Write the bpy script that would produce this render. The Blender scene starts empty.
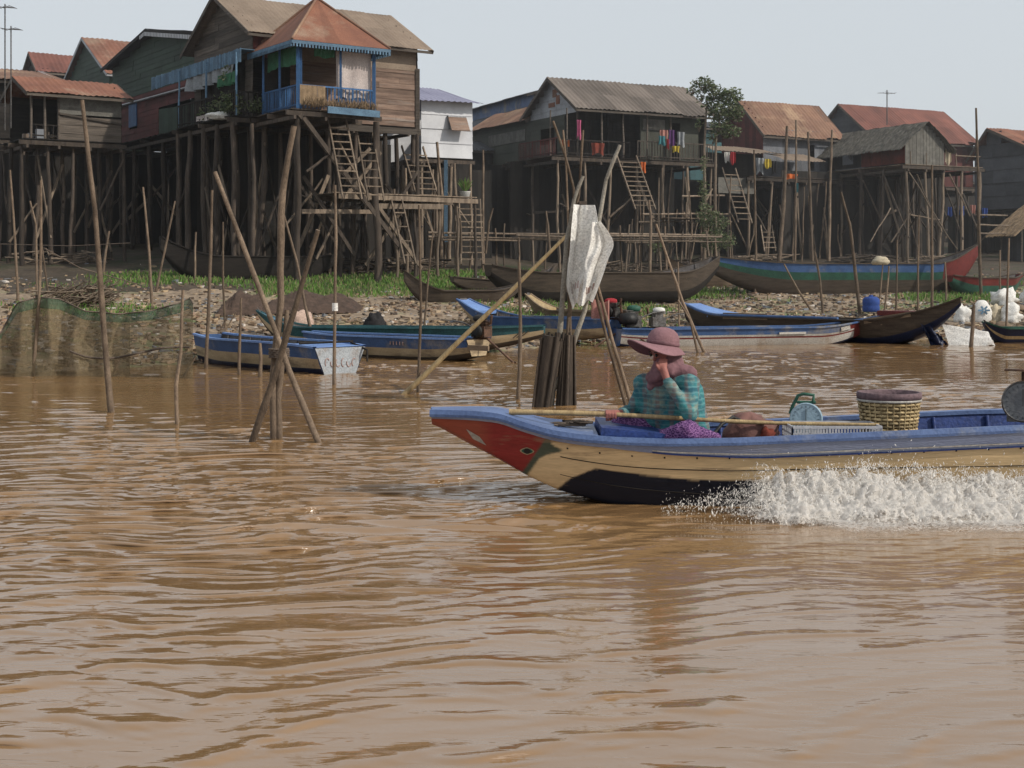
import bpy, bmesh, math, random
import numpy as np
from mathutils import Vector, Matrix, noise as mnoise
random.seed(7); np.random.seed(7)
R = random.uniform
scene = bpy.context.scene
COL = scene.collection
F = 1400.0; CX = 512.0; HY = 275.0; CAMH = 1.67     # focal length in pixels, horizon row, eye height above the river
V = Vector
Z = V((0, 0, 1))

# ------------------------------------------------------------------ survey helpers (picture ray -> metres)
def at(px, py, Y): return V(((px - CX) / F * Y, Y, CAMH + (HY - py) / F * Y))
def zat(py, Y): return CAMH + (HY - py) / F * Y
WL = [(-200, 22), (-12, 22.3), (-8, 24.2), (-5.5, 27.0), (-1, 29.5), (1.5, 33.5), (3, 36), (12, 36.5), (20, 37.5), (200, 40)]
def shore(x):
    for (a, ya), (b, yb) in zip(WL, WL[1:]):
        if x <= b: return ya + (yb - ya) * (x - a) / (b - a)
    return WL[-1][1]
def ground(x, y):
    d = y - shore(x)
    if d < 0: return max(-1.6, .14 * d)
    b = .075 * d if d < 48 else 3.6 + .012 * (d - 48)
    return min(b, 5.5) + .05 * mnoise.noise(V((x * .35, y * .35, 0))) * min(1, d) + .10 * min(1, d / 3) * mnoise.noise(V((x * .12, y * .12, 4)))
def wet(px, py):
    Y = F * CAMH / (py - HY); return V(((px - CX) / F * Y, Y, 0))
def land(px, py):
    Y = 15.0
    while Y < 160:
        p = at(px, py, Y)
        if p.z <= max(ground(p.x, Y), 0): return V((p.x, Y, ground(p.x, Y)))
        Y += .05
    return V((p.x, Y, p.z))

# ------------------------------------------------------------------ mesh builder
class MB:
    def __init__(s): s.v = []; s.f = []; s.m = []; s.t = []; s.s = []
    def add(s, vs, fs, mi=0, t=None, sm=False):
        o = len(s.v); s.v.extend([tuple(x) for x in vs]); t = R(0, 1) if t is None else t
        for i, f in enumerate(fs):
            s.f.append(tuple(o + k for k in f)); s.m.append(mi if not hasattr(mi, '__len__') else mi[i])
            s.t.append(t if not hasattr(t, '__len__') else t[i]); s.s.append(sm)
    def box(s, c, d, ax=None, mi=0, t=None):
        c = V(c); ax = ax or (V((1, 0, 0)), V((0, 1, 0)), Z); vs = []
        for k in (-.5, .5):
            for j in (-.5, .5):
                for i in (-.5, .5): vs.append(c + ax[0] * d[0] * i + ax[1] * d[1] * j + ax[2] * d[2] * k)
        s.add(vs, [(0, 2, 3, 1), (4, 5, 7, 6), (0, 1, 5, 4), (2, 6, 7, 3), (0, 4, 6, 2), (1, 3, 7, 5)], mi, t)
    def bar(s, p, q, w, h=None, up=Z, mi=0, t=None):
        p = V(p); q = V(q); d = q - p; l = d.length
        if l < 1e-6: return
        d = d / l; h = h or w
        if abs(d.dot(up)) > .98: up = V((1, 0, 0))
        a = d.cross(up).normalized(); b = a.cross(d)
        s.box((p + q) / 2, (l, w, h), (d, a, b), mi, t)
    def tube(s, pts, rs, n=7, mi=0, t=None, jit=0, closed=True):
        pts = [V(p) for p in pts]; m = len(pts)
        if not hasattr(rs, '__len__'): rs = [rs] * m
        if len(rs) == 2 and m > 2: rs = [rs[0] + (rs[1] - rs[0]) * i / (m - 1) for i in range(m)]
        vs = []; a = None
        for i in range(m):
            d = (pts[min(i + 1, m - 1)] - pts[max(i - 1, 0)]).normalized()
            if a is None: a = d.cross(Z if abs(d.z) < .95 else V((1, 0, 0))).normalized()
            else: a = (a - d * a.dot(d)).normalized()
            b = d.cross(a)
            for k in range(n):
                an = 2 * math.pi * k / n; r = rs[i] * (1 + R(-jit, jit))
                vs.append(pts[i] + a * math.cos(an) * r + b * math.sin(an) * r)
        fs = [(i * n + k, i * n + (k + 1) % n, (i + 1) * n + (k + 1) % n, (i + 1) * n + k) for i in range(m - 1) for k in range(n)]
        s.add(vs, fs, mi, t, True)
        if closed: s.add(vs[:n], [tuple(range(n))[::-1]], mi, t); s.add(vs[-n:], [tuple(range(n))], mi, t)
    def stick(s, p, q, r0, r1=None, seg=6, crook=.02, n=7, mi=0, t=None):
        p = V(p); q = V(q); L = (q - p).length; d = (q - p) / L
        a = d.cross(Z if abs(d.z) < .9 else V((1, 0, 0))).normalized(); b = d.cross(a)
        r1 = r0 * .7 if r1 is None else r1; ph = R(0, 100); pts = []
        for i in range(seg + 1):
            u = i / seg; e = math.sin(math.pi * u) ** .5
            pts.append(p + (q - p) * u + a * mnoise.noise(V((u * 2.3, ph, 0))) * crook * L * e * 2 + b * mnoise.noise(V((u * 2.3, ph, 9))) * crook * L * e * 2)
        s.tube(pts, [r0 + (r1 - r0) * i / seg for i in range(seg + 1)], n, mi, t, .08)
    def lathe(s, c, prof, n=20, mi=0, t=None, sx=1, sy=1, axis=None, sm=True):
        c = V(c); vs = []; ax = axis or (V((1, 0, 0)), V((0, 1, 0)), Z); m = len(prof)
        for r, z in prof:
            for k in range(n):
                an = 2 * math.pi * k / n
                vs.append(c + ax[0] * math.cos(an) * r * sx + ax[1] * math.sin(an) * r * sy + ax[2] * z)
        s.add(vs, [(i * n + k, i * n + (k + 1) % n, (i + 1) * n + (k + 1) % n, (i + 1) * n + k) for i in range(m - 1) for k in range(n)], mi, t, sm)
    def grid(s, nu, nv, fn, mi=0, t=None, sm=True):
        vs = [fn(i / nu, j / nv) for i in range(nu + 1) for j in range(nv + 1)]
        fs = [(i * (nv + 1) + j, (i + 1) * (nv + 1) + j, (i + 1) * (nv + 1) + j + 1, i * (nv + 1) + j + 1) for i in range(nu) for j in range(nv)]
        s.add(vs, fs, mi, t, sm)
ORI = {}
def build(s, name, mats, parent=None, origin=None):
    if not s.v: return None
    o = ORI[parent.name] if parent else (tuple(origin) if origin is not None else None)
    if o is None:
        a = np.array(s.v); o = (float((a[:, 0].min() + a[:, 0].max()) / 2), float((a[:, 1].min() + a[:, 1].max()) / 2), float(a[:, 2].min()))
    a = np.array(s.v, dtype=float) - np.array(o)
    me = bpy.data.meshes.new(name); me.from_pydata(a.tolist(), [], s.f)
    if not hasattr(mats, '__len__'): mats = [mats]
    for m in mats: me.materials.append(m)
    me.polygons.foreach_set('material_index', s.m); me.polygons.foreach_set('use_smooth', s.s)
    at_ = me.attributes.new('tint', 'FLOAT', 'FACE'); at_.data.foreach_set('value', s.t)
    me.update()
    ob = bpy.data.objects.new(name, me); COL.objects.link(ob)
    if parent: ob.parent = parent
    else: ob.location = o
    ORI[ob.name] = o
    return ob
MB.build = build

def tag(o, label=None, cat=None, group=None, kind=None):
    if label: o['label'] = label
    if cat: o['category'] = cat
    if group: o['group'] = group
    if kind: o['kind'] = kind
    return o
def thing(name, label, cat, loc, group=None):
    o = bpy.data.objects.new(name, None); COL.objects.link(o); o.location = loc; o.empty_display_size = .2
    ORI[o.name] = tuple(loc); return tag(o, label, cat, group)

# ------------------------------------------------------------------ materials
def lin(c): return tuple(((x / 255) / 12.92 if x / 255 <= .04045 else ((x / 255 + .055) / 1.055) ** 2.4) for x in c) + (1,)
def mat(name, c1, c2=None, scale=3., rough=.85, bump=.25, stretch=(1, 1, 1), tint=.35, c3=None, c3t=.6, metal=0., fine=40., spec=.3, mottle=1., trans=0.):
    m = bpy.data.materials.new(name); m.use_nodes = True; nt = m.node_tree; N = nt.nodes; L = nt.links
    b = N['Principled BSDF']; b.inputs['Roughness'].default_value = rough; b.inputs['Metallic'].default_value = metal
    b.inputs['Specular IOR Level'].default_value = spec
    tc = N.new('ShaderNodeTexCoord'); mp = N.new('ShaderNodeMapping'); mp.inputs['Scale'].default_value = stretch
    L.new(tc.outputs['Object'], mp.inputs[0])
    n1 = N.new('ShaderNodeTexNoise'); n1.inputs['Scale'].default_value = scale; n1.inputs['Detail'].default_value = 6; n1.inputs['Roughness'].default_value = .65
    L.new(mp.outputs[0], n1.inputs[0])
    r1 = N.new('ShaderNodeMapRange'); r1.inputs[1].default_value = .35; r1.inputs[2].default_value = .65; L.new(n1.outputs[0], r1.inputs[0])
    mx = N.new('ShaderNodeMix'); mx.data_type = 'RGBA'; mx.inputs[6].default_value = (*c1[:3], 1); c2 = c2 or tuple(x * .6 for x in c1[:3]); mx.inputs[7].default_value = (*c2[:3], 1)
    L.new(r1.outputs[0], mx.inputs[0]); cur = mx.outputs[2]
    if c3:
        n3 = N.new('ShaderNodeTexNoise'); n3.inputs['Scale'].default_value = scale * .45; n3.inputs['Detail'].default_value = 8; n3.inputs['Roughness'].default_value = .7
        L.new(mp.outputs[0], n3.inputs[0]); r3 = N.new('ShaderNodeMapRange'); r3.inputs[1].default_value = c3t - .06; r3.inputs[2].default_value = c3t + .06; L.new(n3.outputs[0], r3.inputs[0])
        m3 = N.new('ShaderNodeMix'); m3.data_type = 'RGBA'; L.new(r3.outputs[0], m3.inputs[0]); L.new(cur, m3.inputs[6]); m3.inputs[7].default_value = (*c3[:3], 1); cur = m3.outputs[2]
    nf = N.new('ShaderNodeTexNoise'); nf.inputs['Scale'].default_value = fine; nf.inputs['Detail'].default_value = 5; L.new(mp.outputs[0], nf.inputs[0])
    rf = N.new('ShaderNodeMapRange'); rf.inputs[1].default_value = .25; rf.inputs[2].default_value = .75; rf.inputs[3].default_value = 1 - .4 * mottle; rf.inputs[4].default_value = 1 + .3 * mottle; L.new(nf.outputs[0], rf.inputs[0])
    ta = N.new('ShaderNodeAttribute'); ta.attribute_name = 'tint'
    rt = N.new('ShaderNodeMapRange'); rt.inputs[3].default_value = 1 - tint; rt.inputs[4].default_value = 1 + tint; L.new(ta.outputs['Fac'], rt.inputs[0])
    mu = N.new('ShaderNodeMath'); mu.operation = 'MULTIPLY'; L.new(rf.outputs[0], mu.inputs[0]); L.new(rt.outputs[0], mu.inputs[1])
    vm = N.new('ShaderNodeVectorMath'); vm.operation = 'SCALE'; L.new(cur, vm.inputs[0]); L.new(mu.outputs[0], vm.inputs['Scale'])
    L.new(vm.outputs[0], b.inputs['Base Color'])
    if bump:
        bp = N.new('ShaderNodeBump'); bp.inputs['Strength'].default_value = bump; bp.inputs['Distance'].default_value = .02; L.new(nf.outputs[0], bp.inputs['Height']); L.new(bp.outputs[0], b.inputs['Normal'])
    if trans:
        out = N['Material Output']; tr = N.new('ShaderNodeBsdfTranslucent'); L.new(vm.outputs[0], tr.inputs[0]); ms = N.new('ShaderNodeMixShader'); ms.inputs[0].default_value = trans
        L.new(b.outputs[0], ms.inputs[1]); L.new(tr.outputs[0], ms.inputs[2]); L.new(ms.outputs[0], out.inputs[0])
    return m
def ramp_mat(name, cols, rough=.8, scale=6., trans=0., mottle=.4):
    """colour picked per face from a list through the tint attribute"""
    m = mat(name, (1, 1, 1), (1, 1, 1), scale=scale, rough=rough, tint=0, mottle=mottle, trans=trans); nt = m.node_tree; N = nt.nodes; L = nt.links
    ta = [n for n in N if n.type == 'ATTRIBUTE'][0]; cr = N.new('ShaderNodeValToRGB'); cr.color_ramp.interpolation = 'CONSTANT'
    el = cr.color_ramp.elements; n = len(cols)
    el[0].position = 0; el[0].color = (*cols[0][:3], 1); el[1].position = 1 / n; el[1].color = (*cols[1][:3], 1)
    for i in range(2, n): e = el.new(i / n); e.color = (*cols[i][:3], 1)
    L.new(ta.outputs['Fac'], cr.inputs[0]); mx = [x for x in N if x.type == 'MIX'][0]; L.new(cr.outputs[0], mx.inputs[6]); L.new(cr.outputs[0], mx.inputs[7])
    return m
M = {}
S = (1, 1, 9); HZ = (.5, .5, 14)
M['grey_wood'] = mat('grey weathered wood', (.115, .095, .078), (.055, .045, .037), 2, stretch=(.6, .6, 9), tint=.4)
M['brown_board'] = mat('brown weathered boards', (.24, .165, .125), (.12, .078, .06), 1.5, stretch=(.7, .7, 8), tint=.35, c3=(.20, .17, .15), c3t=.62)
M['tan_sheet'] = mat('tan fibre sheet', (.26, .205, .155), (.18, .135, .10), 1.2, tint=.18, bump=.08)
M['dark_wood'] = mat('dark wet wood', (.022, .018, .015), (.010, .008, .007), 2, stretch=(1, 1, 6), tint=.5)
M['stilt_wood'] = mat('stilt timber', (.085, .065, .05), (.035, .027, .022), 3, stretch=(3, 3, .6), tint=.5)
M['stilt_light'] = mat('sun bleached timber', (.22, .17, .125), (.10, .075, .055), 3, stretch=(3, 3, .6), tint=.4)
M['pole'] = mat('bamboo and branch pole', (.21, .155, .11), (.085, .06, .042), 3, stretch=(2, 2, 1), tint=.35, c3=(.05, .037, .03), c3t=.66)
M['pole_pale'] = mat('bleached pole', (.36, .33, .28), (.2, .18, .15), 3, tint=.2)
M['bamboo'] = mat('yellow bamboo', (.42, .31, .16), (.26, .18, .09), 5, stretch=(4, 1, 1), tint=.25, rough=.55)
M['green_wall'] = mat('dark green paint', (.035, .06, .04), (.022, .038, .027), 1.5, tint=.2, rough=.75)
M['olive_wall'] = mat('olive grey paint', (.062, .066, .052), (.04, .042, .034), 1.2, tint=.15, rough=.8)
M['red_wall'] = mat('dark red paint', (.12, .03, .027), (.06, .018, .016), 2, stretch=(1, 1, 1), tint=.3, rough=.8)
M['red_panel'] = mat('red tin panel', (.18, .035, .02), (.09, .02, .013), 3, tint=.3)
M['white_wall'] = mat('white painted sheet', (.62, .63, .66), (.48, .49, .52), 1.0, tint=.06, bump=.04, mottle=.25)
M['bluegrey_wall'] = mat('blue grey sheet', (.17, .18, .20), (.11, .115, .13), 1.5, stretch=(1, 1, .4), tint=.3)
M['darkgrey_wall'] = mat('slate sheet', (.07, .072, .08), (.045, .047, .054), 1.5, tint=.2)
M['panel_grey'] = mat('woven grey panel', (.15, .145, .13), (.09, .085, .075), 4, tint=.15)
M['rust_roof'] = mat('rusty corrugated roof', (.235, .10, .06), (.16, .068, .045), .9, rough=.8, tint=.22, c3=(.26, .17, .12), c3t=.58, bump=.1)
M['rust_tan'] = mat('orange brown roof', (.215, .122, .08), (.15, .08, .056), .9, rough=.85, tint=.18, c3=(.30, .2, .13), c3t=.57, bump=.1)
M['red_roof'] = mat('red brown roof', (.18, .07, .052), (.12, .048, .038), .9, rough=.85, tint=.2, bump=.1)
M['tan_roof'] = mat('dusty tan roof', (.235, .18, .135), (.17, .125, .093), .8, rough=.9, tint=.12, bump=.08)
M['grey_roof'] = mat('grey brown roof', (.15, .125, .108), (.105, .086, .073), .8, rough=.8, tint=.28, bump=.08)
M['purple_roof'] = mat('violet grey roof', (.24, .24, .33), (.17, .17, .25), .8, rough=.5, tint=.12, bump=.05)
M['zinc'] = mat('zinc sheet', (.33, .34, .36), (.2, .2, .21), 1.5, rough=.45, metal=.3, tint=.2)
M['blue_paint'] = mat('blue paint', (.04, .12, .27), (.03, .08, .18), 3, tint=.25, rough=.6)
M['sky_paint'] = mat('pale blue paint', (.11, .2, .29), (.07, .13, .2), 3, tint=.25, rough=.7)
M['teal_paint'] = mat('teal paint', (.03, .10, .11), (.02, .06, .07), 3, tint=.2, rough=.6)
M['green_paint'] = mat('boat green paint', (.025, .10, .065), (.02, .06, .045), 3, tint=.2, rough=.6)
M['boat_blue'] = mat('boat blue paint', (.055, .115, .26), (.035, .075, .18), 2.5, tint=.15, rough=.55, c3=(.19, .19, .2), c3t=.58, mottle=.7)
M['transom'] = mat('pale blue grey paint', (.34, .37, .40), (.27, .29, .31), 2.5, tint=.1, rough=.6, c3=(.24, .2, .17), c3t=.58)
M['boat_blue_lt'] = mat('boat light blue paint', (.16, .28, .55), (.12, .2, .42), 2.5, tint=.12, rough=.5)
M['boat_navy'] = mat('boat navy paint', (.012, .02, .055), (.008, .012, .03), 3, tint=.15, rough=.4)
M['boat_cream'] = mat('boat cream paint', (.46, .36, .23), (.33, .25, .15), 2, stretch=(1, 1, 4), tint=.1, rough=.6, c3=(.2, .15, .1), c3t=.57, mottle=.8)
M['boat_white'] = mat('boat white paint', (.44, .42, .39), (.34, .32, .29), 2, tint=.1, rough=.55, c3=(.28, .22, .17), c3t=.62)
M['boat_red'] = mat('boat red paint', (.15, .025, .022), (.10, .018, .016), 4, tint=.1, rough=.5)
M['boat_wood'] = mat('dark boat planks', (.085, .065, .048), (.045, .034, .026), 2, stretch=(1, 1, 7), tint=.25)
M['boat_wood_lt'] = mat('worn boat planks', (.22, .16, .105), (.12, .085, .06), 2, stretch=(1, 1, 5), tint=.25)
M['boat_inner'] = mat('boat inside', (.13, .12, .12), (.07, .06, .055), 4, tint=.3)
M['pink_print'] = mat('faded red lettering', (.38, .24, .21), (.36, .28, .26), 5, tint=.05)
M['black'] = mat('black rubber', (.012, .012, .013), (.02, .019, .018), 5, rough=.5, tint=.3)
M['metal'] = mat('dull metal', (.16, .155, .15), (.06, .05, .045), 8, rough=.45, metal=.6, tint=.3)
M['rusty_metal'] = mat('rusty metal', (.13, .07, .045), (.05, .03, .022), 8, rough=.7, tint=.3)
M['thatch'] = mat('grey thatch', (.13, .12, .10), (.07, .063, .053), 5, stretch=(1, 1, 1), tint=.45, fine=60)
M['straw'] = mat('straw', (.27, .19, .115), (.16, .11, .065), 6, tint=.4, fine=60)
M['white_cloth'] = mat('white cloth', (.62, .55, .52), (.5, .43, .41), 2, tint=.1, trans=.25)
M['sack'] = mat('white plastic sack', (.85, .84, .81), (.74, .72, .68), 6, tint=.08, rough=.6, trans=.2, c3=(.40, .33, .27), c3t=.64)
M['leaf'] = ramp_mat('leaf greens', [(.08, .11, .045), (.11, .145, .065), (.15, .18, .09), (.055, .08, .035), (.19, .20, .12)], trans=.3)
M['grass'] = ramp_mat('grass greens', [(.10, .21, .035), (.14, .26, .05), (.08, .15, .04), (.16, .21, .07), (.24, .22, .11)], trans=.3)
M['litter'] = ramp_mat('shore litter', [(.24, .17, .11), (.33, .25, .17), (.12, .085, .06), (.5, .45, .4), (.27, .19, .12), (.07, .055, .045), (.36, .27, .17), (.17, .18, .2), (.26, .17, .12), (.16, .12, .09), (.20, .14, .09), (.10, .075, .055)])
M['net_dark'] = mat('brown heaped net', (.085, .055, .042), (.04, .027, .02), 5, stretch=(1, 1, 3), tint=.3, fine=50, bump=.6)
M['rope'] = mat('rope', (.13, .1, .08), None, tint=.2)
def cloth(name, c): return mat(name, c, tuple(x * .7 for x in c), 5, tint=.15, trans=.15, bump=.1)
M['c_pink'] = cloth('pink cloth', (.5, .1, .22)); M['c_red'] = cloth('red cloth', (.45, .04, .05)); M['c_orange'] = cloth('orange cloth', (.6, .14, .03))
M['c_yellow'] = cloth('yellow cloth', (.55, .42, .05)); M['c_purple'] = cloth('purple cloth', (.12, .04, .17)); M['c_teal'] = cloth('teal cloth', (.06, .24, .28))
M['c_salmon'] = cloth('salmon cloth', (.5, .24, .2)); M['c_grey'] = cloth('grey cloth', (.3, .32, .34)); M['c_blue'] = cloth('blue cloth', (.04, .09, .33)); M['c_cream'] = cloth('cream cloth', (.6, .52, .38)); M['c_green'] = cloth('green cloth', (.05, .17, .09)); M['c_dark'] = cloth('dark cloth', (.03, .028, .03))

# ------------------------------------------------------------------ setting: camera, sky, sun
cam = bpy.data.cameras.new('camera'); co = bpy.data.objects.new('camera', cam); COL.objects.link(co); scene.camera = co
co.location = (0, 0, CAMH); co.rotation_euler = (math.radians(90), 0, 0)
cam.sensor_width = 36; cam.lens = F / 1024 * 36; cam.shift_y = -(384 - HY) / 1024; cam.clip_end = 4000; cam.clip_start = .1
SUN = V((.84, -.42, .72)).normalized()
w = bpy.data.worlds.new('World'); scene.world = w; w.use_nodes = True; nt = w.node_tree
bg = nt.nodes['Background']; sky = nt.nodes.new('ShaderNodeTexSky'); sky.sky_type = 'NISHITA'; sky.sun_disc = False
sky.sun_elevation = math.asin(SUN.z); sky.sun_rotation = math.atan2(SUN.x, SUN.y); sky.air_density = 1.0; sky.dust_density = 4.0; sky.ozone_density = 1.0; sky.altitude = 0
bc = nt.nodes.new('ShaderNodeHueSaturation'); bc.inputs['Saturation'].default_value = .55; bc.inputs['Value'].default_value = 1.0
haze = nt.nodes.new('ShaderNodeMix'); haze.data_type = 'RGBA'; haze.inputs[0].default_value = .68; haze.inputs[7].default_value = (7.9, 8.5, 9.0, 1)   # tropical haze evens the sky out
nt.links.new(sky.outputs[0], bc.inputs['Color']); nt.links.new(bc.outputs[0], haze.inputs[6]); nt.links.new(haze.outputs[2], bg.inputs[0]); bg.inputs[1].default_value = .1
sl = bpy.data.lights.new('sun', 'SUN'); sl.energy = 3.3; sl.angle = math.radians(.7); sl.color = (1, .93, .82)
so = bpy.data.objects.new('sun', sl); COL.objects.link(so); so.rotation_euler = SUN.to_track_quat('Z', 'Y').to_euler()
hb = MB(); hb.box((0, 75, 14), (240, 84, 34)); M['haze'] = bpy.data.materials.new('thin river haze'); M['haze'].use_nodes = True; hn = M['haze'].node_tree; hn.nodes.remove(hn.nodes['Principled BSDF'])
vs_ = hn.nodes.new('ShaderNodeVolumeScatter'); vs_.inputs['Density'].default_value = .0011; vs_.inputs['Anisotropy'].default_value = .3; vs_.inputs['Color'].default_value = (.92, .95, 1, 1); hn.links.new(vs_.outputs[0], hn.nodes['Material Output'].inputs['Volume'])
tag(hb.build('haze', M['haze'], origin=(0, 75, 0)), 'thin pale haze over the river bank', kind='structure'); scene.cycles.volume_bounces = 1; scene.cycles.sample_clamp_direct = 4; scene.cycles.sample_clamp_indirect = 4
scene.view_settings.view_transform = 'Standard'; scene.view_settings.look = 'None'; scene.view_settings.exposure = 0

# ------------------------------------------------------------------ water
def axis_pts(dense_lo, dense_hi, d0, lo, hi, g):
    a = list(np.arange(dense_lo, dense_hi, d0)); s = d0; x = a[-1]
    while x < hi: s *= g; x += s; a.append(x)
    b = []; s = d0; x = dense_lo
    while x > lo: s *= g; x -= s; b.append(x)
    return np.array(b[::-1] + a)
def np_mesh(name, P, F4, mats, loc=(0, 0, 0), smooth=True, tint=None):
    me = bpy.data.meshes.new(name); me.vertices.add(len(P)); me.vertices.foreach_set('co', P.astype('f').ravel())
    k = F4.shape[1]; me.loops.add(F4.size); me.loops.foreach_set('vertex_index', F4.astype('i').ravel())
    me.polygons.add(len(F4)); me.polygons.foreach_set('loop_start', np.arange(0, F4.size, k, dtype='i')); me.polygons.foreach_set('loop_total', np.full(len(F4), k, dtype='i'))
    me.update(calc_edges=True); me.polygons.foreach_set('use_smooth', np.full(len(F4), smooth))
    if tint is not None: a = me.attributes.new('tint', 'FLOAT', 'FACE'); a.data.foreach_set('value', tint.astype('f'))
    for m in mats: me.materials.append(m)
    o = bpy.data.objects.new(name, me); COL.objects.link(o); o.location = loc; ORI[o.name] = tuple(loc); return o
def gridfaces(nx, ny):
    i = np.arange(nx - 1)[:, None] * ny; j = np.arange(ny - 1)[None, :]; a = (i + j).ravel()
    return np.stack([a, a + ny, a + ny + 1, a + 1], 1)
def wave_height(X, Y):
    rs = np.random.RandomState(11); H = np.zeros_like(X)
    # warp the domain so crests bend and break up
    wx = .25 * np.sin(1.3 * Y + .7 * X) + .18 * np.sin(2.9 * X + 1.7 * Y + 1) ; wy = .10 * np.sin(1.1 * X + 2) + .07 * np.sin(3.1 * X + .9 * Y) + .05 * np.sin(5.3 * X - 2.1 * Y)
    X2 = X + wx; Y2 = Y + wy
    tot = 0
    for _ in range(60):
        lam = math.exp(rs.uniform(math.log(.10), math.log(.62))); th = rs.normal(math.pi / 2 + .20, .30); k = 2 * math.pi / lam
        amp = lam ** .7 * rs.uniform(.5, 1.3); tot += amp * amp / 2
        ph = k * (math.cos(th) * X2 + math.sin(th) * Y2) + rs.uniform(0, 6.28); H += amp * np.sin(ph)
    mod = .62 + .38 * np.sin(.55 * X + .9 * np.sin(.37 * Y)) * np.sin(.43 * Y + .3 * X + 1)
    G = H / math.sqrt(tot); H = .0058 * np.exp(.85 * 2.1 * np.tanh(G / 2.1)) * mod; return H - H.mean(), G * mod
xs = axis_pts(-3.6, 4.8, .026, -60, 70, 1.035); ys = axis_pts(4.4, 13., .020, -12, 42, 1.0065)
WX, WY = np.meshgrid(xs, ys, indexing='ij'); WH, WG = wave_height(WX, WY); WH0 = WH
# calmer churned water just in front of the hull and a bow wave running off to the left
gx = WX; gy = WY
calm = np.exp(-((gy - 9.0) / .9) ** 2) * (gx > .6) * (1 - np.exp(-(gx - .6) * 1.2))
WH = WH * (1 - .25 * np.clip(calm, 0, 1))
near = np.exp(-((gx + .5) / 1.1) ** 2 - ((gy - 9.35 - .10 * gx) / .20) ** 2); WH += .035 * near * (np.sin((gy - 9.1 - .1 * gx) * 15) + .4 * np.sin(gy * 31 + gx * 5))
WH *= np.clip((48 - WY) / 6, 0, 1)
wo = None
def water_mat():
    m = bpy.data.materials.new('muddy river water'); m.use_nodes = True; nt = m.node_tree; N = nt.nodes; L = nt.links; b = N['Principled BSDF']
    b.inputs['Roughness'].default_value = .06; b.inputs['IOR'].default_value = 1.85
    tc = N.new('ShaderNodeTexCoord'); mp = N.new('ShaderNodeMapping'); mp.inputs['Scale'].default_value = (.5, 1.2, 1); L.new(tc.outputs['Object'], mp.inputs[0])
    n = N.new('ShaderNodeTexNoise'); n.inputs['Scale'].default_value = .6; n.inputs['Detail'].default_value = 4; L.new(mp.outputs[0], n.inputs[0])
    cr = N.new('ShaderNodeValToRGB'); cr.color_ramp.elements[0].position = .35; cr.color_ramp.elements[0].color = (.20, .113, .047, 1); cr.color_ramp.elements[1].position = .65; cr.color_ramp.elements[1].color = (.235, .138, .064, 1)
    L.new(n.outputs[0], cr.inputs[0]); L.new(cr.outputs[0], b.inputs['Base Color'])
    m2 = N.new('ShaderNodeMapping'); m2.inputs['Scale'].default_value = (3.2, 9, 1); L.new(tc.outputs['Object'], m2.inputs[0])
    f = N.new('ShaderNodeTexNoise'); f.inputs['Scale'].default_value = 1.0; f.inputs['Detail'].default_value = 3; f.inputs['Distortion'].default_value = .6; L.new(m2.outputs[0], f.inputs[0])
    bp = N.new('ShaderNodeBump'); bp.inputs['Strength'].default_value = .25; bp.inputs['Distance'].default_value = .018; L.new(f.outputs[0], bp.inputs['Height']); L.new(bp.outputs[0], b.inputs['Normal'])
    return m
M['water'] = water_mat()
wo = np_mesh('water', np.stack([WX.ravel(), (WY - .028 * (1.8 * np.tanh(WG / 1.8)) * np.clip((48 - WY) / 6, 0, 1) * (WY > 0)).ravel(), WH.ravel()], 1), gridfaces(len(xs), len(ys))[:, ::-1], [M['water']]); tag(wo, 'brown rippled river water', kind='structure')
wf = MB(); wf.grid(2, 2, lambda u, v: V((-400 + 800 * u, -400 + 380 * v + 8, -.02))); fo = wf.build('water', M['water'], origin=(0, 0, 0)); tag(fo, 'river water reaching away behind the viewer', kind='structure')

# ------------------------------------------------------------------ river bank
bx = axis_pts(-14., 26., .25, -260, 260, 1.06); by = axis_pts(20., 60., .22, 14, 700, 1.06)
BX, BY = np.meshgrid(bx, by, indexing='ij'); BZ = np.zeros_like(BX)
for i in range(len(bx)):
    for j in range(len(by)):
        BZ[i, j] = ground(bx[i], by[j]) + (.03 * mnoise.noise(V((bx[i] * 1.7, by[j] * 1.7, 2))) if by[j] < 75 else 0)
M['shade_wood'] = mat('near black shade boards', (.022, .018, .015), (.010, .0085, .007), 2, stretch=(2, 2, .5), tint=.7)  # near black colour stands in for the deep shade under the houses
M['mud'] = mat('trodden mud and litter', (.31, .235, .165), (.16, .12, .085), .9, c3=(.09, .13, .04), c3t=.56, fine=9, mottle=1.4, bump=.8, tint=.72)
bo = np_mesh('river_bank', np.stack([BX.ravel(), BY.ravel(), BZ.ravel()], 1), gridfaces(len(bx), len(by))[:, ::-1], [M['mud']], tint=np.array([.5 if by[j] - shore(bx[i]) < 16 + 2 * mnoise.noise(V((bx[i] * .5, by[j] * .5, 0))) else .0 for i in range(len(bx) - 1) for j in range(len(by) - 1)])); tag(bo, 'muddy litter strewn river bank', kind='structure')  # ground back from the shore painted darker for the shade beneath the houses
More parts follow.
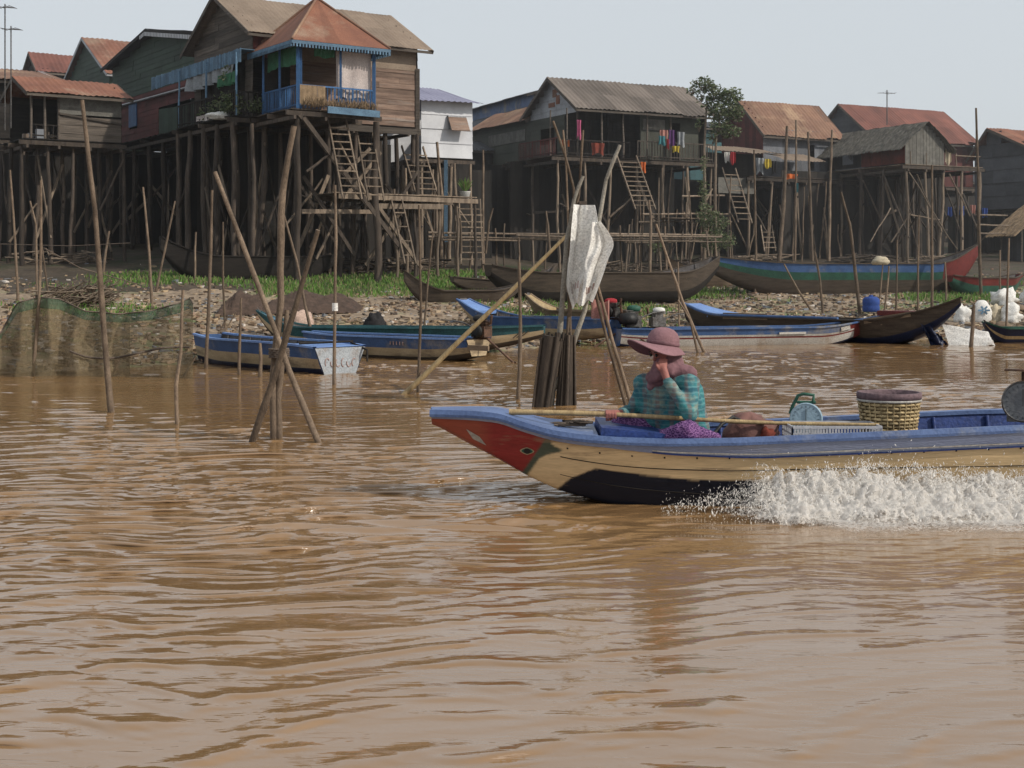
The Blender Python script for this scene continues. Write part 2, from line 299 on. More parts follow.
# ------------------------------------------------------------------ houses on stilts
class House:
    """local frame: x along the river front, y away from the river, z up; origin = near left corner on the ground"""
    def __init__(s, label, cat, xa, Y, xb, xc, th, floor, eave, ridge, name='stilt_house', group=None):
        s.th = math.radians(th); s.u = V((math.cos(s.th), math.sin(s.th), 0)); s.vv = V((-math.sin(s.th), math.cos(s.th), 0))
        s.A = V(((xa - CX) / F * Y, Y, 0)); s.L = s.hit(xb, s.A, s.u); s.W = s.hit(xc, s.A, s.vv)
        s.floor, s.eave, s.ridge = floor, eave, ridge; s.g = ground(s.A.x, s.A.y)
        s.root = thing(name, label, cat, (s.A.x, s.A.y, s.g), group)
    def hit(s, px, A, d):
        k = (px - CX) / F; return (k * A.y - A.x) / (d.x - k * d.y)
    def w(s, x, y, z): return V((s.A.x + s.u.x * x + s.vv.x * y, s.A.y + s.u.y * x + s.vv.y * y, z))
    def gz(s, x, y): p = s.w(x, y, 0); return ground(p.x, p.y)
    def part(s, name, mb, m, parent=None): return mb.build(name, m, parent or s.root)
    def bar(s, mb, a, b, w, h=None, t=None, mi=0): mb.bar(s.w(*a), s.w(*b), w, h, t=t, mi=mi)
    def box(s, mb, c, d, t=None, mi=0): mb.box(s.w(*c), d, (s.u, s.vv, Z), t=t, mi=mi)
    # --- planked wall: plane from p0 along d (local 2-vectors)
    def planks(s, mb, p0, d, L, z0, prof, out, dz=.2, style='h', holes=(), th=.025, gap=.004, rag=0):
        d = V((d[0], d[1], 0)); out = V((out[0], out[1], 0)); D = s.u * d.x + s.vv * d.y; O = s.u * out.x + s.vv * out.y
        def W(a, z, o=0): return s.w(p0[0] + d.x * a + out.x * o, p0[1] + d.y * a + out.y * o, z)
        top = max(prof(L * i / 60) for i in range(61))
        if style == 'h':
            z = z0
            while z < top - .03:
                h = min(dz, top - z); zc = z + h * .75; ok = [L * i / 80 for i in range(81) if prof(L * i / 80) >= zc]
                if ok:
                    segs = [(ok[0], ok[-1])]
                    for (a0, a1, b0, b1) in holes:
                        if b0 - .02 < z + h / 2 < b1 + .02:
                            n = []
                            for (p, q) in segs:
                                if a1 <= p or a0 >= q: n.append((p, q)); continue
                                if a0 > p: n.append((p, a0))
                                if a1 < q: n.append((a1, q))
                            segs = n
                    for (p, q) in segs:
                        while q - p > .05:
                            e = min(q, p + R(1.8, 3.6)); 
                            if q - e < .5: e = q
                            o = R(0, .012) + .006; tl = V((0, 0, 1)) * 1 + O * -.06
                            mb.box(W((p + e) / 2, z + h / 2, o) , (e - p - .006, th, h + .008), (D, O, tl.normalized()))
                            p = e
                z += dz
        else:
            a = 0
            while a < L - .02:
                wd = min(dz * R(.85, 1.15), L - a); zt = prof(a + wd / 2); segs = [(z0 - (R(0, rag) if rag else 0), zt)]
                for (a0, a1, b0, b1) in holes:
                    if a0 < a + wd / 2 < a1:
                        n = []
                        for (p, q) in segs:
                            if b1 <= p or b0 >= q: n.append((p, q)); continue
                            if b0 > p: n.append((p, b0))
                            if b1 < q: n.append((b1, q))
                        segs = n
                for (p, q) in segs:
                    if q - p > .03: mb.box(W(a + wd / 2, (p + q) / 2, R(0, .012)), (wd - gap, th, q - p), (D, O, Z))
                a += wd
    def gable_prof(s, span, lo=None, hi=None, peak=.5):
        lo = s.eave if lo is None else lo; hi = s.ridge if hi is None else hi
        return lambda a: lo + (hi - lo) * (a / (span * peak) if a < span * peak else (span - a) / (span * (1 - peak)))
    def sheet(s, mb, r0, r1, e0, e1, pitch=.2, amp=.02, wsheet=.8, sag=.02, mi=0, trange=(0, 1)):
        r0, r1, e0, e1 = [s.w(*p) for p in (r0, r1, e0, e1)]; L = (r1 - r0).length; n = max(8, int(L / pitch * 4)); nv = 4
        nn = (r1 - r0).cross(e0 - r0).normalized(); nn = nn if nn.z > 0 else -nn; ph = R(0, 50); vs = []; fs = []; ts = []
        for i in range(n + 1):
            a = i / n; k = int(a * L / wsheet)
            for j in range(nv + 1):
                b = j / nv; jag = .03 * mnoise.noise(V((k * 3.3, ph, j * .01))) * (b == 1)
                p = r0.lerp(r1, a).lerp(e0.lerp(e1, a), b + jag * 1.6) + nn * (.014 * (k % 2) + .02 * b * mnoise.noise(V((k * 1.7, ph, 3))) + amp * math.sin(a * L / pitch * 2 * math.pi) + sag * mnoise.noise(V((a * L * .5, b * 2, ph))) * 2)
                vs.append(p)
        cache = {}
        for i in range(n):
            for j in range(nv):
                fs.append((i * (nv + 1) + j, (i + 1) * (nv + 1) + j, (i + 1) * (nv + 1) + j + 1, i * (nv + 1) + j + 1))
                key = (int(i / n * L / wsheet), j // 2)
                if key not in cache: cache[key] = R(*trange)
                ts.append(cache[key])
        mb.add(vs, fs, mi, ts, True)
    def roof(s, m, axis='u', oh=.45, og=.35, peak=.5, fascia=None, lo=None, hi=None, x0=0, x1=None, y0=0, y1=None, name='roof', near=True, **kw):
        x1 = s.L if x1 is None else x1; y1 = s.W if y1 is None else y1; lo = s.eave if lo is None else lo; hi = s.ridge if hi is None else hi
        mb = MB(); fb = MB()
        if axis == 'u':
            c = y0 + (y1 - y0) * peak; s1 = (hi - lo) / (c - y0); s2 = (hi - lo) / (y1 - c)
            s.sheet(mb, (x0 - og, c, hi + .03), (x1 + og, c, hi + .03), (x0 - og, y0 - oh, lo - oh * s1 + .03), (x1 + og, y0 - oh, lo - oh * s1 + .03), **kw)
            s.sheet(mb, (x0 - og, c, hi + .025), (x1 + og, c, hi + .025), (x0 - og, y1 + oh, lo - oh * s2 + .03), (x1 + og, y1 + oh, lo - oh * s2 + .03), **kw)
            for x in (x0 - og + .02, x1 + og - .02):
                s.bar(fb, (x, c, hi - .05), (x, y0 - oh, lo - oh * s1 - .05), .035, .13); s.bar(fb, (x, c, hi - .05), (x, y1 + oh, lo - oh * s2 - .05), .035, .13)
            s.bar(fb, (x0 - og, y0 - oh + .05, lo - oh * s1 - .06), (x1 + og, y0 - oh + .05, lo - oh * s1 - .06), .04, .09)
        else:
            c = x0 + (x1 - x0) * peak; s1 = (hi - lo) / (c - x0); s2 = (hi - lo) / (x1 - c)
            s.sheet(mb, (c, y0 - og, hi + .03), (c, y1 + og, hi + .03), (x0 - oh, y0 - og, lo - oh * s1 + .03), (x0 - oh, y1 + og, lo - oh * s1 + .03), **kw)
            s.sheet(mb, (c, y0 - og, hi + .025), (c, y1 + og, hi + .025), (x1 + oh, y0 - og, lo - oh * s2 + .03), (x1 + oh, y1 + og, lo - oh * s2 + .03), **kw)
            for y in (y0 - og + .02, y1 + og - .02):
                s.bar(fb, (c, y, hi - .05), (x0 - oh, y, lo - oh * s1 - .05), .035, .13); s.bar(fb, (c, y, hi - .05), (x1 + oh, y, lo - oh * s2 - .05), .035, .13)
        r = s.part(name, mb, m); s.part('bargeboard', fb, fascia or M['grey_wood'], r); return r
    def deck(s, x0, x1, y0, y1, z, m='dark_wood', step=.22, joist=True):
        mb = MB(); y = y0
        while y < y1: s.box(mb, ((x0 + x1) / 2 + R(-.04, .04), y + step / 2, z - .02 + R(-.005, .005)), (x1 - x0, step * .93, .035)); y += step
        s.part('floor', mb, M[m])
        if joist:
            jb = MB()
            for y in (y0 + .06, (y0 + y1) / 2, y1 - .06): s.bar(jb, (x0 - .15, y, z - .15), (x1 + .15, y, z - .15), .09, .15)
            x = x0 + .1
            while x < x1: s.bar(jb, (x, y0 - .1, z - .29), (x, y1 + .1, z - .29), .08, .12); x += 1.1
            s.part('floor_beam', jb, M['stilt_wood'])
    def stilts(s, x0, x1, y0, y1, top, nx, ny, r=.085, m='stilt_wood', lean=.12, front=None, braces=6, skip=()):
        braces = int(braces * 1.9)
        P = {}
        for j in range(ny):
            for i in range(nx):
                if (i, j) in skip: continue
                x = x0 + (x1 - x0) * i / max(1, nx - 1); y = y0 + (y1 - y0) * j / max(1, ny - 1)
                bx_, by_ = x + R(-lean, lean), y + R(-lean, lean); g = s.gz(bx_, by_); mb = MB()
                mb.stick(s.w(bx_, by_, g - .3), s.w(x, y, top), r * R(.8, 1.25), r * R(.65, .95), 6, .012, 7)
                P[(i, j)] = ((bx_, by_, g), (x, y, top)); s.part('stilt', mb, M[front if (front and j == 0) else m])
        keys = list(P); cand = [(a, b) for a in keys for b in keys if (b[0] - a[0], b[1] - a[1]) in ((1, 0), (0, 1), (-1, 0), (0, -1))]
        random.shuffle(cand)
        for a, b in cand[:braces]:
            u0, u1 = sorted((R(.0, .5), R(.5, 1)))
            pa = [P[a][0][k] + (P[a][1][k] - P[a][0][k]) * u0 for k in range(3)]; pb = [P[b][0][k] + (P[b][1][k] - P[b][0][k]) * u1 for k in range(3)]
            mb = MB(); o = -.1; pa[1] += o; pb[1] += o; mb.bar(s.w(*pa), s.w(*pb), .035, R(.08, .13)) if R(0, 1) < .6 else mb.stick(s.w(*pa), s.w(*pb), .05, .035, 4, .02, 6)
            s.part('brace', mb, M[m if R(0, 1) < .7 else 'stilt_light'])
        return P
    def brace(s, a, b, m='stilt_light', r=.05, flat=True):
        mb = MB(); (mb.bar(s.w(*a), s.w(*b), .05, r * 2.4) if flat else mb.stick(s.w(*a), s.w(*b), r, r * .8, 5, .015, 7)); s.part('brace', mb, M[m])
    def screen(s, x0, x1, y, z1, z0=None, m='shade_wood'):  # added dark boards that make the space behind the stilts read as shade
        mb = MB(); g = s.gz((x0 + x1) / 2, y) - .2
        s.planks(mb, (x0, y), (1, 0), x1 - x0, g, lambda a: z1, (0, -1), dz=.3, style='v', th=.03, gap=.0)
        s.part('added_shade_screen', mb, M[m])
    def screen_side(s, x, y0, y1, z1, m='shade_wood'):  # same added shade boards, running back from the river
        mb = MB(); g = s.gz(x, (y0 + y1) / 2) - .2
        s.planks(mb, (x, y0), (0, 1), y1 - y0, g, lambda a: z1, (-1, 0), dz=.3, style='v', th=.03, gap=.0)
        s.part('added_shade_screen', mb, M[m])
    def railing(s, a, b, z, h=.8, m='grey_wood', step=.16, rail=.05):
        mb = MB(); a = V((a[0], a[1], 0)); b = V((b[0], b[1], 0)); n = max(2, int((b - a).length / step))
        s.bar(mb, (a.x, a.y, z + h), (b.x, b.y, z + h), rail, rail); s.bar(mb, (a.x, a.y, z + .12), (b.x, b.y, z + .12), rail, rail)
        for i in range(n + 1):
            p = a.lerp(b, i / n); s.bar(mb, (p.x, p.y, z + .02), (p.x, p.y, z + h + (.03 if i % 5 == 0 else 0)), .03 if i % 5 else .055)
        return s.part('railing', mb, M[m])
    def posts(s, pts, z0, z1, r=.05, m='grey_wood', sq=False):
        for (x, y) in pts:
            mb = MB(); (s.bar(mb, (x, y, z0), (x, y, z1), r * 2) if sq else mb.stick(s.w(x, y, z0), s.w(x, y, z1), r, r * .85, 3, .008, 7)); s.part('post', mb, M[m])
    def back_walls(s, m='dark_wood', front=False):
        """plain rear and right walls that close the room"""
        mb = MB(); s.planks(mb, (0, s.W), (1, 0), s.L, s.floor, lambda a: s.eave, (0, 1), dz=.3)
        s.planks(mb, (s.L, 0), (0, 1), s.W, s.floor, s.gable_prof(s.W), (1, 0), dz=.3); s.part('rear_wall', mb, M[m])

HG = 'stilt houses along the river bank'
# ================================================= H1 big two roofed house with the veranda pavilion
h = House('large tan roofed stilt house with blue railed pavilion and white curtain', 'house', 253, 47, 417, 195, 34, 7.0, 10.0, 11.45, group=HG)
L_, W_ = h.L, h.W
h.roof(M['tan_roof'], oh=.5, og=.4, pitch=.18, amp=.006, wsheet=1.0, sag=.01)
mb = MB(); h.planks(mb, (0, 0), (0, 1), W_, h.floor, h.gable_prof(W_), (-1, 0), dz=.22, holes=[(.6, 4.6, 7.0, 9.0)]); h.part('gable_wall', mb, M['grey_wood'])
mb = MB(); h.planks(mb, (0, 0), (1, 0), 1.35, 9.0, lambda a: h.eave, (0, -1), dz=.2, style='v'); h.part('wall', mb, M['red_wall'])
mb = MB(); h.planks(mb, (1.35, 0), (1, 0), L_ - 1.35, 7.0, lambda a: 9.02, (0, -1), dz=.19, holes=[]); h.part('wall', mb, M['brown_board'])
mb = MB(); h.planks(mb, (1.35, .01), (1, 0), L_ - 1.4, 9.02, lambda a: h.eave, (0, -1), dz=.5, style='h'); h.part('wall', mb, M['tan_sheet'])
h.back_walls('grey_wood')
mb = MB(); h.bar(mb, (L_, -.05, 6.7), (L_, -.05, 9.1), .14); h.part('corner_post', mb, M['grey_wood'])
mb = MB(); h.bar(mb, (1.3, -.06, 6.82), (L_ + .1, -.06, 6.82), .1, .22); h.part('floor_beam', mb, M['grey_wood'])
h.deck(-.75, L_, 0, W_, 7.0)
# pavilion
pd = 2.8; ps0, ps1 = .33, 3.08; pe = 9.12
mb = MB(); o = .4; ap = (ps0 * .5 + ps1 * .5 + .1, -pd * .5 + .25, 10.95)
c = [(ps0 - o, -pd - o, pe), (ps1 + o, -pd - o, pe), (ps1 + o, .3, pe), (ps0 - o, .3, pe)]
tr = [(.45, .55), (.2, .3), (0, 1), (.3, .6)]
for k, tt in zip(range(4), [(.35, .6), (.25, .45), (.3, .5), (.3, .5)]):
    a_, b_ = c[k], c[(k + 1) % 4]; h.sheet(mb, ap, (ap[0] + .001, ap[1], ap[2]), a_, b_, pitch=.2, amp=0, sag=.004)
    # face built as fan of sheets so colours change from sheet to sheet
    n = 6
    vs = [h.w(*ap)] + [h.w(*[a_[q] + (b_[q] - a_[q]) * i / n for q in range(3)]) for i in range(n + 1)]
    mb.add([v + V((0, 0, .012)) for v in vs], [(0, i + 1, i + 2) for i in range(n)], 0, [R(.38, .55) if i != 2 else .1 for i in range(n)])
rf = h.part('pavilion_roof', mb, M['rust_roof'])
mb = MB()
for k in range(4): mb.tube([h.w(*ap) + V((0, 0, .04)), h.w(*c[k]) + V((0, 0, .03))], .045, 6)
h.part('ridge_cap', mb, M['rust_tan'], rf)
mb = MB()
for k in (0, 1, 3):
    a_, b_ = V(c[k]), V(c[(k + 1) % 4]); n = int((b_ - a_).length / .11)
    h.bar(mb, tuple(a_ + V((0, 0, -.05))), tuple(b_ + V((0, 0, -.05))), .03, .1)
    for i in range(n):
        p = a_.lerp(b_, (i + .5) / n); h.box(mb, (p.x, p.y, p.z - .15), (.05, .05, .1))
h.part('scalloped_fascia', mb, M['sky_paint'], rf)
h.posts([(ps0, -pd), (ps0 + .1, -pd + .05), (ps1, -pd)], 7.0, 9.1, .055, 'blue_paint', sq=True)
h.posts([(ps0, -1.4), (ps1, -1.3), (1.85, -pd), (ps0, -.1)], 7.0, 9.1, .035, 'blue_paint', sq=True)
h.deck(ps0 - .3, ps1 + .1, -pd - .1, 0, 7.0, 'stilt_wood')
h.railing((ps0, -pd), (ps1, -pd), 7.02, .75, 'blue_paint', .13); h.railing((ps0, -pd), (ps0, 0), 7.02, .75, 'blue_paint', .13); h.railing((ps1, -pd), (ps1, 0), 7.02, .75, 'blue_paint', .13)
mb = MB(); h.bar(mb, (ps0 + .9, -pd - .3, 7.0), (ps1 + .05, -pd - .3, 6.97), .06, .22); h.part('planter_box', mb, M['sky_paint'])
mb = MB()
for i in range(500):
    x = R(ps0 + .1, ps1); y = -pd - R(.06, .3); a_ = h.w(x, y, 7.08 + R(0, .1)); mb.bar(a_, a_ + V((R(-.1, .1), R(-.05, .05), R(.08, .26))), .018, .008)
h.part('dried_plants', mb, M['straw'])
def curtain(H, x0, x1, y, z0, z1, m, name='curtain', amp=.05, gather=0., axis='x', parent=None, wig=5):
    mb = MB(); ph = R(0, 9)
    def fn(u, v):
        gx_ = u * (1 - gather * v) + gather * .5 * v; a = x0 + (x1 - x0) * gx_; d = amp * math.sin(u * wig * 6.28 + ph + v) * (.3 + v)
        z = z1 + (z0 - z1) * v + .03 * math.sin(u * 9 + ph) * v
        return H.w(a, y + d, z) if axis == 'x' else H.w(y + d, a, z)
    mb.grid(28, 10, fn, t=.5); return H.part(name, mb, m, parent)
curtain(h, 1.75, ps1 - .05, -pd + .12, 7.5, 9.0, M['white_cloth'], gather=.04, amp=.035, wig=2.3)
curtain(h, ps0 + .05, ps0 + .95, -pd - .04, 7.1, 7.78, M['straw'], 'straw_mat', amp=.02)
curtain(h, 1.0, 1.75, -pd + .2, 8.75, 9.08, M['c_green'], 'awning_cloth', amp=.02)
curtain(h, -2.7, -.2, ps0 + .1, 8.5, 9.08, M['c_green'], 'awning_cloth', amp=.03, axis='y')
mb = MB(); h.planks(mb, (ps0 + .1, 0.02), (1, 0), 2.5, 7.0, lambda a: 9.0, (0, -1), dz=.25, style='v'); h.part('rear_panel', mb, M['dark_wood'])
# gable side veranda with blue picket awning, plants and odd laundry
mb = MB(); y = -.1
while y < W_ + 3.2:
    h.box(mb, (-.25, y, 9.2 + R(-.01, .01)), (.5, .12, .02)); h.box(mb, (-.5, y, 9.0), (.02, .1, .46 + R(-.04, .04))); y += .135
h.part('picket_awning', mb, M['sky_paint'])
h.posts([(-.6, 0), (-.6, W_ * .5), (-.6, W_)], 7.0, 9.1, .04, 'sky_paint')
h.railing((-.65, .1), (-.65, W_), 7.0, .8, 'dark_wood'); h.railing((-.65, .0), (ps0, .0), 7.0, .8, 'dark_wood')
mb = MB(); h.planks(mb, (.02, .6), (0, 1), 4.0, 7.0, lambda a: 9.0, (-1, 0), dz=.3, style='v'); h.part('gable_wall', mb, M['dark_wood'])
curtain(h, .5, 4.8, -.45, 8.3, 8.85, M['c_grey'], 'hung_cloth', axis='y', amp=.1); curtain(h, .2, 1.8, -.55, 8.1, 8.5, M['c_green'], 'hung_cloth', axis='y', amp=.08)
curtain(h, 1.5, 3.4, -.68, 7.05, 7.25, M['white_cloth'], 'hung_cloth', axis='y', amp=.05)
# stilts
h.stilts(-.7, L_ - .1, .1, W_ - .1, 6.8, 7, 5, .10, lean=.15, braces=16)
h.stilts(ps0, ps1 + .1, -pd, -pd, 6.75, 3, 1, .13, lean=.1, braces=0, skip=((1, 0),))
h.stilts(-.6, 5.6, -1.3, -1.0, 6.6, 5, 1, .08, lean=.2, braces=3)
h.brace((ps0, -pd - .1, 6.8), (3.0, -pd + .2, 3.9), 'stilt_wood'); h.brace((ps0 + .1, -pd - .2, 6.7), (ps1 + 1.0, -pd, 2.6), 'stilt_wood', .06)
h.brace((ps0 + .3, -pd, 5.0), (1.6, -pd - .1, 5.7), 'stilt_wood', .05, False)
h.brace((3.3, -.4, 4.4), (4.7, -.3, 6.0), 'stilt_light'); h.brace((3.2, -.5, 5.2), (4.2, -.45, 6.1), 'stilt_light'); h.brace((ps1 + .1, -pd + .1, 4.1), (5.6, -1.6, 1.9), 'stilt_light', .06)
h.brace((4.9, -.3, 4.9), (6.1, -.2, 3.6), 'stilt_wood'); h.brace((3.4, -1.6, 2.0), (5.2, -1.4, 4.3), 'stilt_light', .05); h.brace((2.8, -2, 2.3), (.9, -2, 4.9), 'stilt_wood')
h.brace((1.6, -1.5, 2.2), (2.9, -1.4, 4.6), 'stilt_light', .045, False); h.brace((0.4, -1.5, 3.2), (1.9, -1.4, 4.9), 'stilt_light', .045, False)
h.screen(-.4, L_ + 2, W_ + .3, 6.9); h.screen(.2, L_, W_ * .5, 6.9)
# mid level landing
mb = MB()
for i in range(10): h.box(mb, (2.7 + R(-.1, .1) + 2.1, -1.9 + i * .2, 4.42), (5.4 + R(-.3, .3), .17, .035))
h.part('landing', mb, M['stilt_light']); mb = MB(); h.bar(mb, (2.2, -1.95, 4.3), (7.7, -1.95, 4.28), .08, .16); h.bar(mb, (2.2, -.2, 4.3), (7.7, -.2, 4.3), .08, .16); h.bar(mb, (.8, -2.1, 3.75), (3.4, -2.1, 3.8), .06, .14); h.bar(mb, (3.6, -2.05, 4.0), (6.2, -2.05, 4.05), .06, .18); h.part('floor_beam', mb, M['stilt_light'])
for (x, y) in ((3.6, -1.9), (4.4, -1.8), (5.2, -1.9), (6.1, -1.9), (6.9, -1.8), (7.6, -1.9), (4.0, -.4), (5.7, -.3), (4.7, .2), (3.9, .3)):
    mb = MB(); mb.stick(h.w(x + R(-.1, .1), y, h.gz(x, y) - .2), h.w(x, y, R(4.6, 6.7) if y > -1 else R(4.3, 5.0)), .06, .045, 6, .02); h.part('stilt', mb, M['stilt_light' if R(0, 1) < .6 else 'stilt_wood'])
H1 = h
# ================================================= H1b red and green house behind the veranda
h = House('dark red and green boarded stilt house with scalloped grey roof edge and small blue shutter', 'house', 205, 53.2, 292, 113, 34, 7.32, 10.85, 11.75, group=HG)
h.roof(M['darkgrey_wall'], oh=.4, og=.45, amp=.01, fascia=M['dark_wood'])
mb = MB(); h.planks(mb, (0, 0), (0, 1), h.W, 9.3, h.gable_prof(h.W), (-1, 0), dz=.22); h.part('gable_wall', mb, M['green_wall'])
sh = .70 * h.W
mb = MB(); h.planks(mb, (0, 0), (0, 1), h.W, 7.32, lambda a: 9.3, (-1, 0), dz=.2, holes=[(sh, sh + .95, 8.0, 9.1), (-1, .46 * h.W, 7.3, 8.5)]); h.part('wall', mb, M['red_wall'])
mb = MB(); h.planks(mb, (0, 0), (0, 1), .46 * h.W, 7.32, lambda a: 8.25 + a * .04, (-1, 0), dz=.5, style='v'); h.part('wall', mb, M['green_wall'])
mb = MB(); h.box(mb, (-.05, sh + .47, 8.55), (.05, .95, 1.1)); h.part('shutter', mb, M['blue_paint'])
mb = MB()
for i in range(60): h.box(mb, (-.48, .3 + i * .17, 11.62 - abs(.3 + i * .17 - h.W / 2) * (.9 / (h.W / 2)) - .06), (.02, .08, .16)) if i < 34 else None
h.part('scalloped_fascia', mb, M['white_wall'])
mb = MB(); mb.tube([h.w(-.1, h.W * .9, 9.05), h.w(-.12, h.W * .5, 9.0), h.w(-.1, -.1, 8.95)], .05); h.part('gutter', mb, M['zinc'])
h.back_walls('green_wall'); mb = MB(); h.planks(mb, (0, 0), (1, 0), h.L, 7.32, lambda a: h.eave, (0, -1), dz=.22); h.part('wall', mb, M['green_wall'])
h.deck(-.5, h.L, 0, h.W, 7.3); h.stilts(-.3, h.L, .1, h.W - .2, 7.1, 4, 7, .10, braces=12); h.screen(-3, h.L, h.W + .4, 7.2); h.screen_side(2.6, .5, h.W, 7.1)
# ================================================= Hg green gable with rusty roof
h = House('green gabled house with rusty orange roof behind the low hut', 'house', 110, 67, 152, 66, 34, 6.6, 11.45, 13.5, group=HG)
h.roof(M['rust_roof'], oh=.35, og=.3, pitch=.25, amp=.02, fascia=M['zinc'])
mb = MB(); h.planks(mb, (0, 0), (0, 1), h.W, 6.6, h.gable_prof(h.W), (-1, 0), dz=.24); h.part('gable_wall', mb, M['green_wall'])
mb = MB(); h.planks(mb, (0, 0), (1, 0), h.L, 6.6, lambda a: h.eave, (0, -1), dz=.24); h.part('wall', mb, M['green_wall']); h.back_walls('green_wall')
h.deck(0, h.L, 0, h.W, 6.6); h.stilts(0, h.L, 0, h.W, 6.4, 3, 3, braces=4); h.screen(-1, h.L + 2, h.W + .2, 6.5)
# ================================================= Hs far small rusty roof
h = House('small house with rusty brown roof at the back of the left group', 'house', 40, 76, 78, 27, 34, 7, 12.9, 13.9, group=HG)
h.roof(M['red_roof'], oh=.3, og=.3, pitch=.25)
mb = MB(); h.planks(mb, (0, 0), (0, 1), h.W, 7, h.gable_prof(h.W), (-1, 0), dz=.25); h.planks(mb, (0, 0), (1, 0), h.L, 7, lambda a: h.eave, (0, -1), dz=.25); h.part('wall', mb, M['dark_wood']); h.back_walls()
h.deck(0, h.L, 0, h.W, 7); h.stilts(0, h.L, 0, h.W, 6.8, 2, 2, braces=1); h.screen(-1, h.L + 2, h.W + .2, 6.9)
# ================================================= H0b rusty and zinc roof at left edge
h = House('dark house under patched zinc and rusty roof at the far left edge', 'house', -20, 54, 66, -70, 34, 7, 9.3, 10.3, group=HG)
h.roof(M['rust_tan'], oh=.4, og=.3, pitch=.2, amp=.02)
mb = MB(); h.sheet(mb, (3.4, h.W / 2, 10.36), (h.L + .3, h.W / 2, 10.36), (3.4, -.42, 9.17), (h.L + .3, -.42, 9.17), pitch=.15); h.part('roof_patch', mb, M['zinc'])
mb = MB(); h.planks(mb, (0, 0), (1, 0), h.L, 7, lambda a: h.eave, (0, -1), dz=.25); h.part('wall', mb, M['dark_wood']); h.back_walls()
h.deck(0, h.L, 0, h.W, 7); h.stilts(0, h.L, 0, h.W, 6.8, 5, 3, braces=6); h.screen(-3, h.L + 2, h.W + .2, 6.9)
# ================================================= H0 low hut with open porch
h = House('low hut with rust red roof, grey woven panel and open dark porch', 'house', 31, 49, 121, 10, 34, 6.45, 8.2, 8.75, group=HG)
h.roof(M['rust_roof'], oh=.5, og=.3, pitch=.2, amp=.015, trange=(.3, .8))
mb = MB(); a0 = h.L * .30
h.box(mb, ((a0 + h.L) / 2, -.02, 7.75), (h.L - a0, .04, .75)); h.part('wall', mb, M['panel_grey'])
mb = MB(); h.planks(mb, (a0, 0), (1, 0), h.L - a0, 6.4, lambda a: 7.3, (0, -1), dz=.3); h.part('wall', mb, M['grey_wood'])
mb = MB(); h.bar(mb, (a0, -.08, 7.38), (h.L, -.08, 7.12), .05, .07); h.part('pole_rail', mb, M['grey_wood'])
h.posts([(0, 0), (a0, 0), (h.L * .15, 0)], 6.4, 8.2, .05); h.railing((0, 0), (a0, 0), 6.45, .5, 'dark_wood'); h.back_walls()
h.deck(-.3, h.L, -.2, h.W, 6.45); h.stilts(-.3, h.L + .1, .1, h.W, 6.2, 5, 3, .08, braces=9); h.screen(-4, h.L, h.W + 2.5, 6.3)
mb = MB()
for i in range(14): h.box(mb, (R(-.1, a0), R(.05, .5), 6.5 + R(0, .15)), (R(.1, .25), .2, R(.1, .35)))
h.part('porch_clutter', mb, M['litter'])
# ================================================= H2 white house
h = House('small white stilt house with violet corrugated roof and propped window flap', 'house', 421, 56, 472, 398, 28, 6.4, 8.78, 9.42, group=HG)
mb = MB(); rh = 9.42
h.sheet(mb, (-.3, 1.9, rh), (h.L - .55, 1.9, rh), (-.3, -.45, 8.62), (h.L + .35, -.45, 8.62), pitch=.17, amp=.022, wsheet=.85); h.sheet(mb, (-.3, 1.9, rh), (h.L - .55, 1.9, rh), (-.3, 4.2, 8.6), (h.L + .3, 4.2, 8.6), pitch=.17)
h.part('roof', mb, M['purple_roof'])
mb = MB(); h.planks(mb, (0, 0), (1, 0), h.L, 6.4, lambda a: 8.7, (0, -1), dz=.575, th=.02, holes=[(1.2, 1.9, 7.45, 8.05)]); h.part('wall', mb, M['white_wall'])
mb = MB(); h.planks(mb, (h.L, 0), (0, 1), 3.8, 6.4, lambda a: 8.7, (1, 0), dz=.3); h.planks(mb, (0, 3.8), (1, 0), h.L, 6.4, lambda a: 8.7, (0, 1), dz=.3); h.part('rear_wall', mb, M['white_wall'])
mb = MB(); h.bar(mb, (1.15, -.08, 8.08), (1.95, -.08, 8.08), .12, .06); wn = h.part('window', mb, M['zinc'])
mb = MB(); c0 = h.w(1.55, -.28, 7.78); dn = (h.w(0, -.45, 0) - h.w(0, 0, 0)) + V((0, 0, -.72)); dn.normalize(); mb.box(c0, (.82, .03, .72), (h.u, dn.cross(h.u), dn)); h.part('flap', mb, M['brown_board'], wn)
h.deck(0, h.L, 0, 3.8, 6.4, 'stilt_wood'); h.stilts(0.05, h.L - .05, .05, 3.7, 6.2, 4, 3, .075, 'stilt_light', braces=5); h.screen(-2, h.L + 3, 4.1, 6.3); 
mb = MB(); h.bar(mb, (1.05, -.1, 3), (1.05, -.1, 6.3), .14); h.part('blue_post', mb, M['sky_paint'])
H2 = h
# ================================================= H4 centre house, open front
h = House('grey roofed stilt house with open dark veranda, railing and laundry in the centre', 'house', 577, 62, 705, 531, 28, 6.9, 9.3, 10.65, group=HG)
L_, W_ = h.L, h.W; H4 = h
h.roof(M['grey_roof'], oh=.5, og=.35, pitch=.24, amp=.025, wsheet=.72)
mb = MB(); h.planks(mb, (0, 0), (0, 1), W_, 8.9, h.gable_prof(W_), (-1, 0), dz=.25); h.part('gable_wall', mb, M['zinc'])
mb = MB()
for i in range(4): h.box(mb, (-.03, W_ * R(.35, .6), R(9.4, 10.1)), (.02, R(.3, .7), R(.2, .45)))
h.part('rusty_patch', mb, M['rust_roof'])
mb = MB(); h.planks(mb, (0, W_ * .25), (0, 1), W_ * .75, 6.9, lambda a: 8.9, (-1, 0), dz=.25, holes=[(.9, 2.2, 7.7, 8.5)]); h.part('wall', mb, M['olive_wall'])
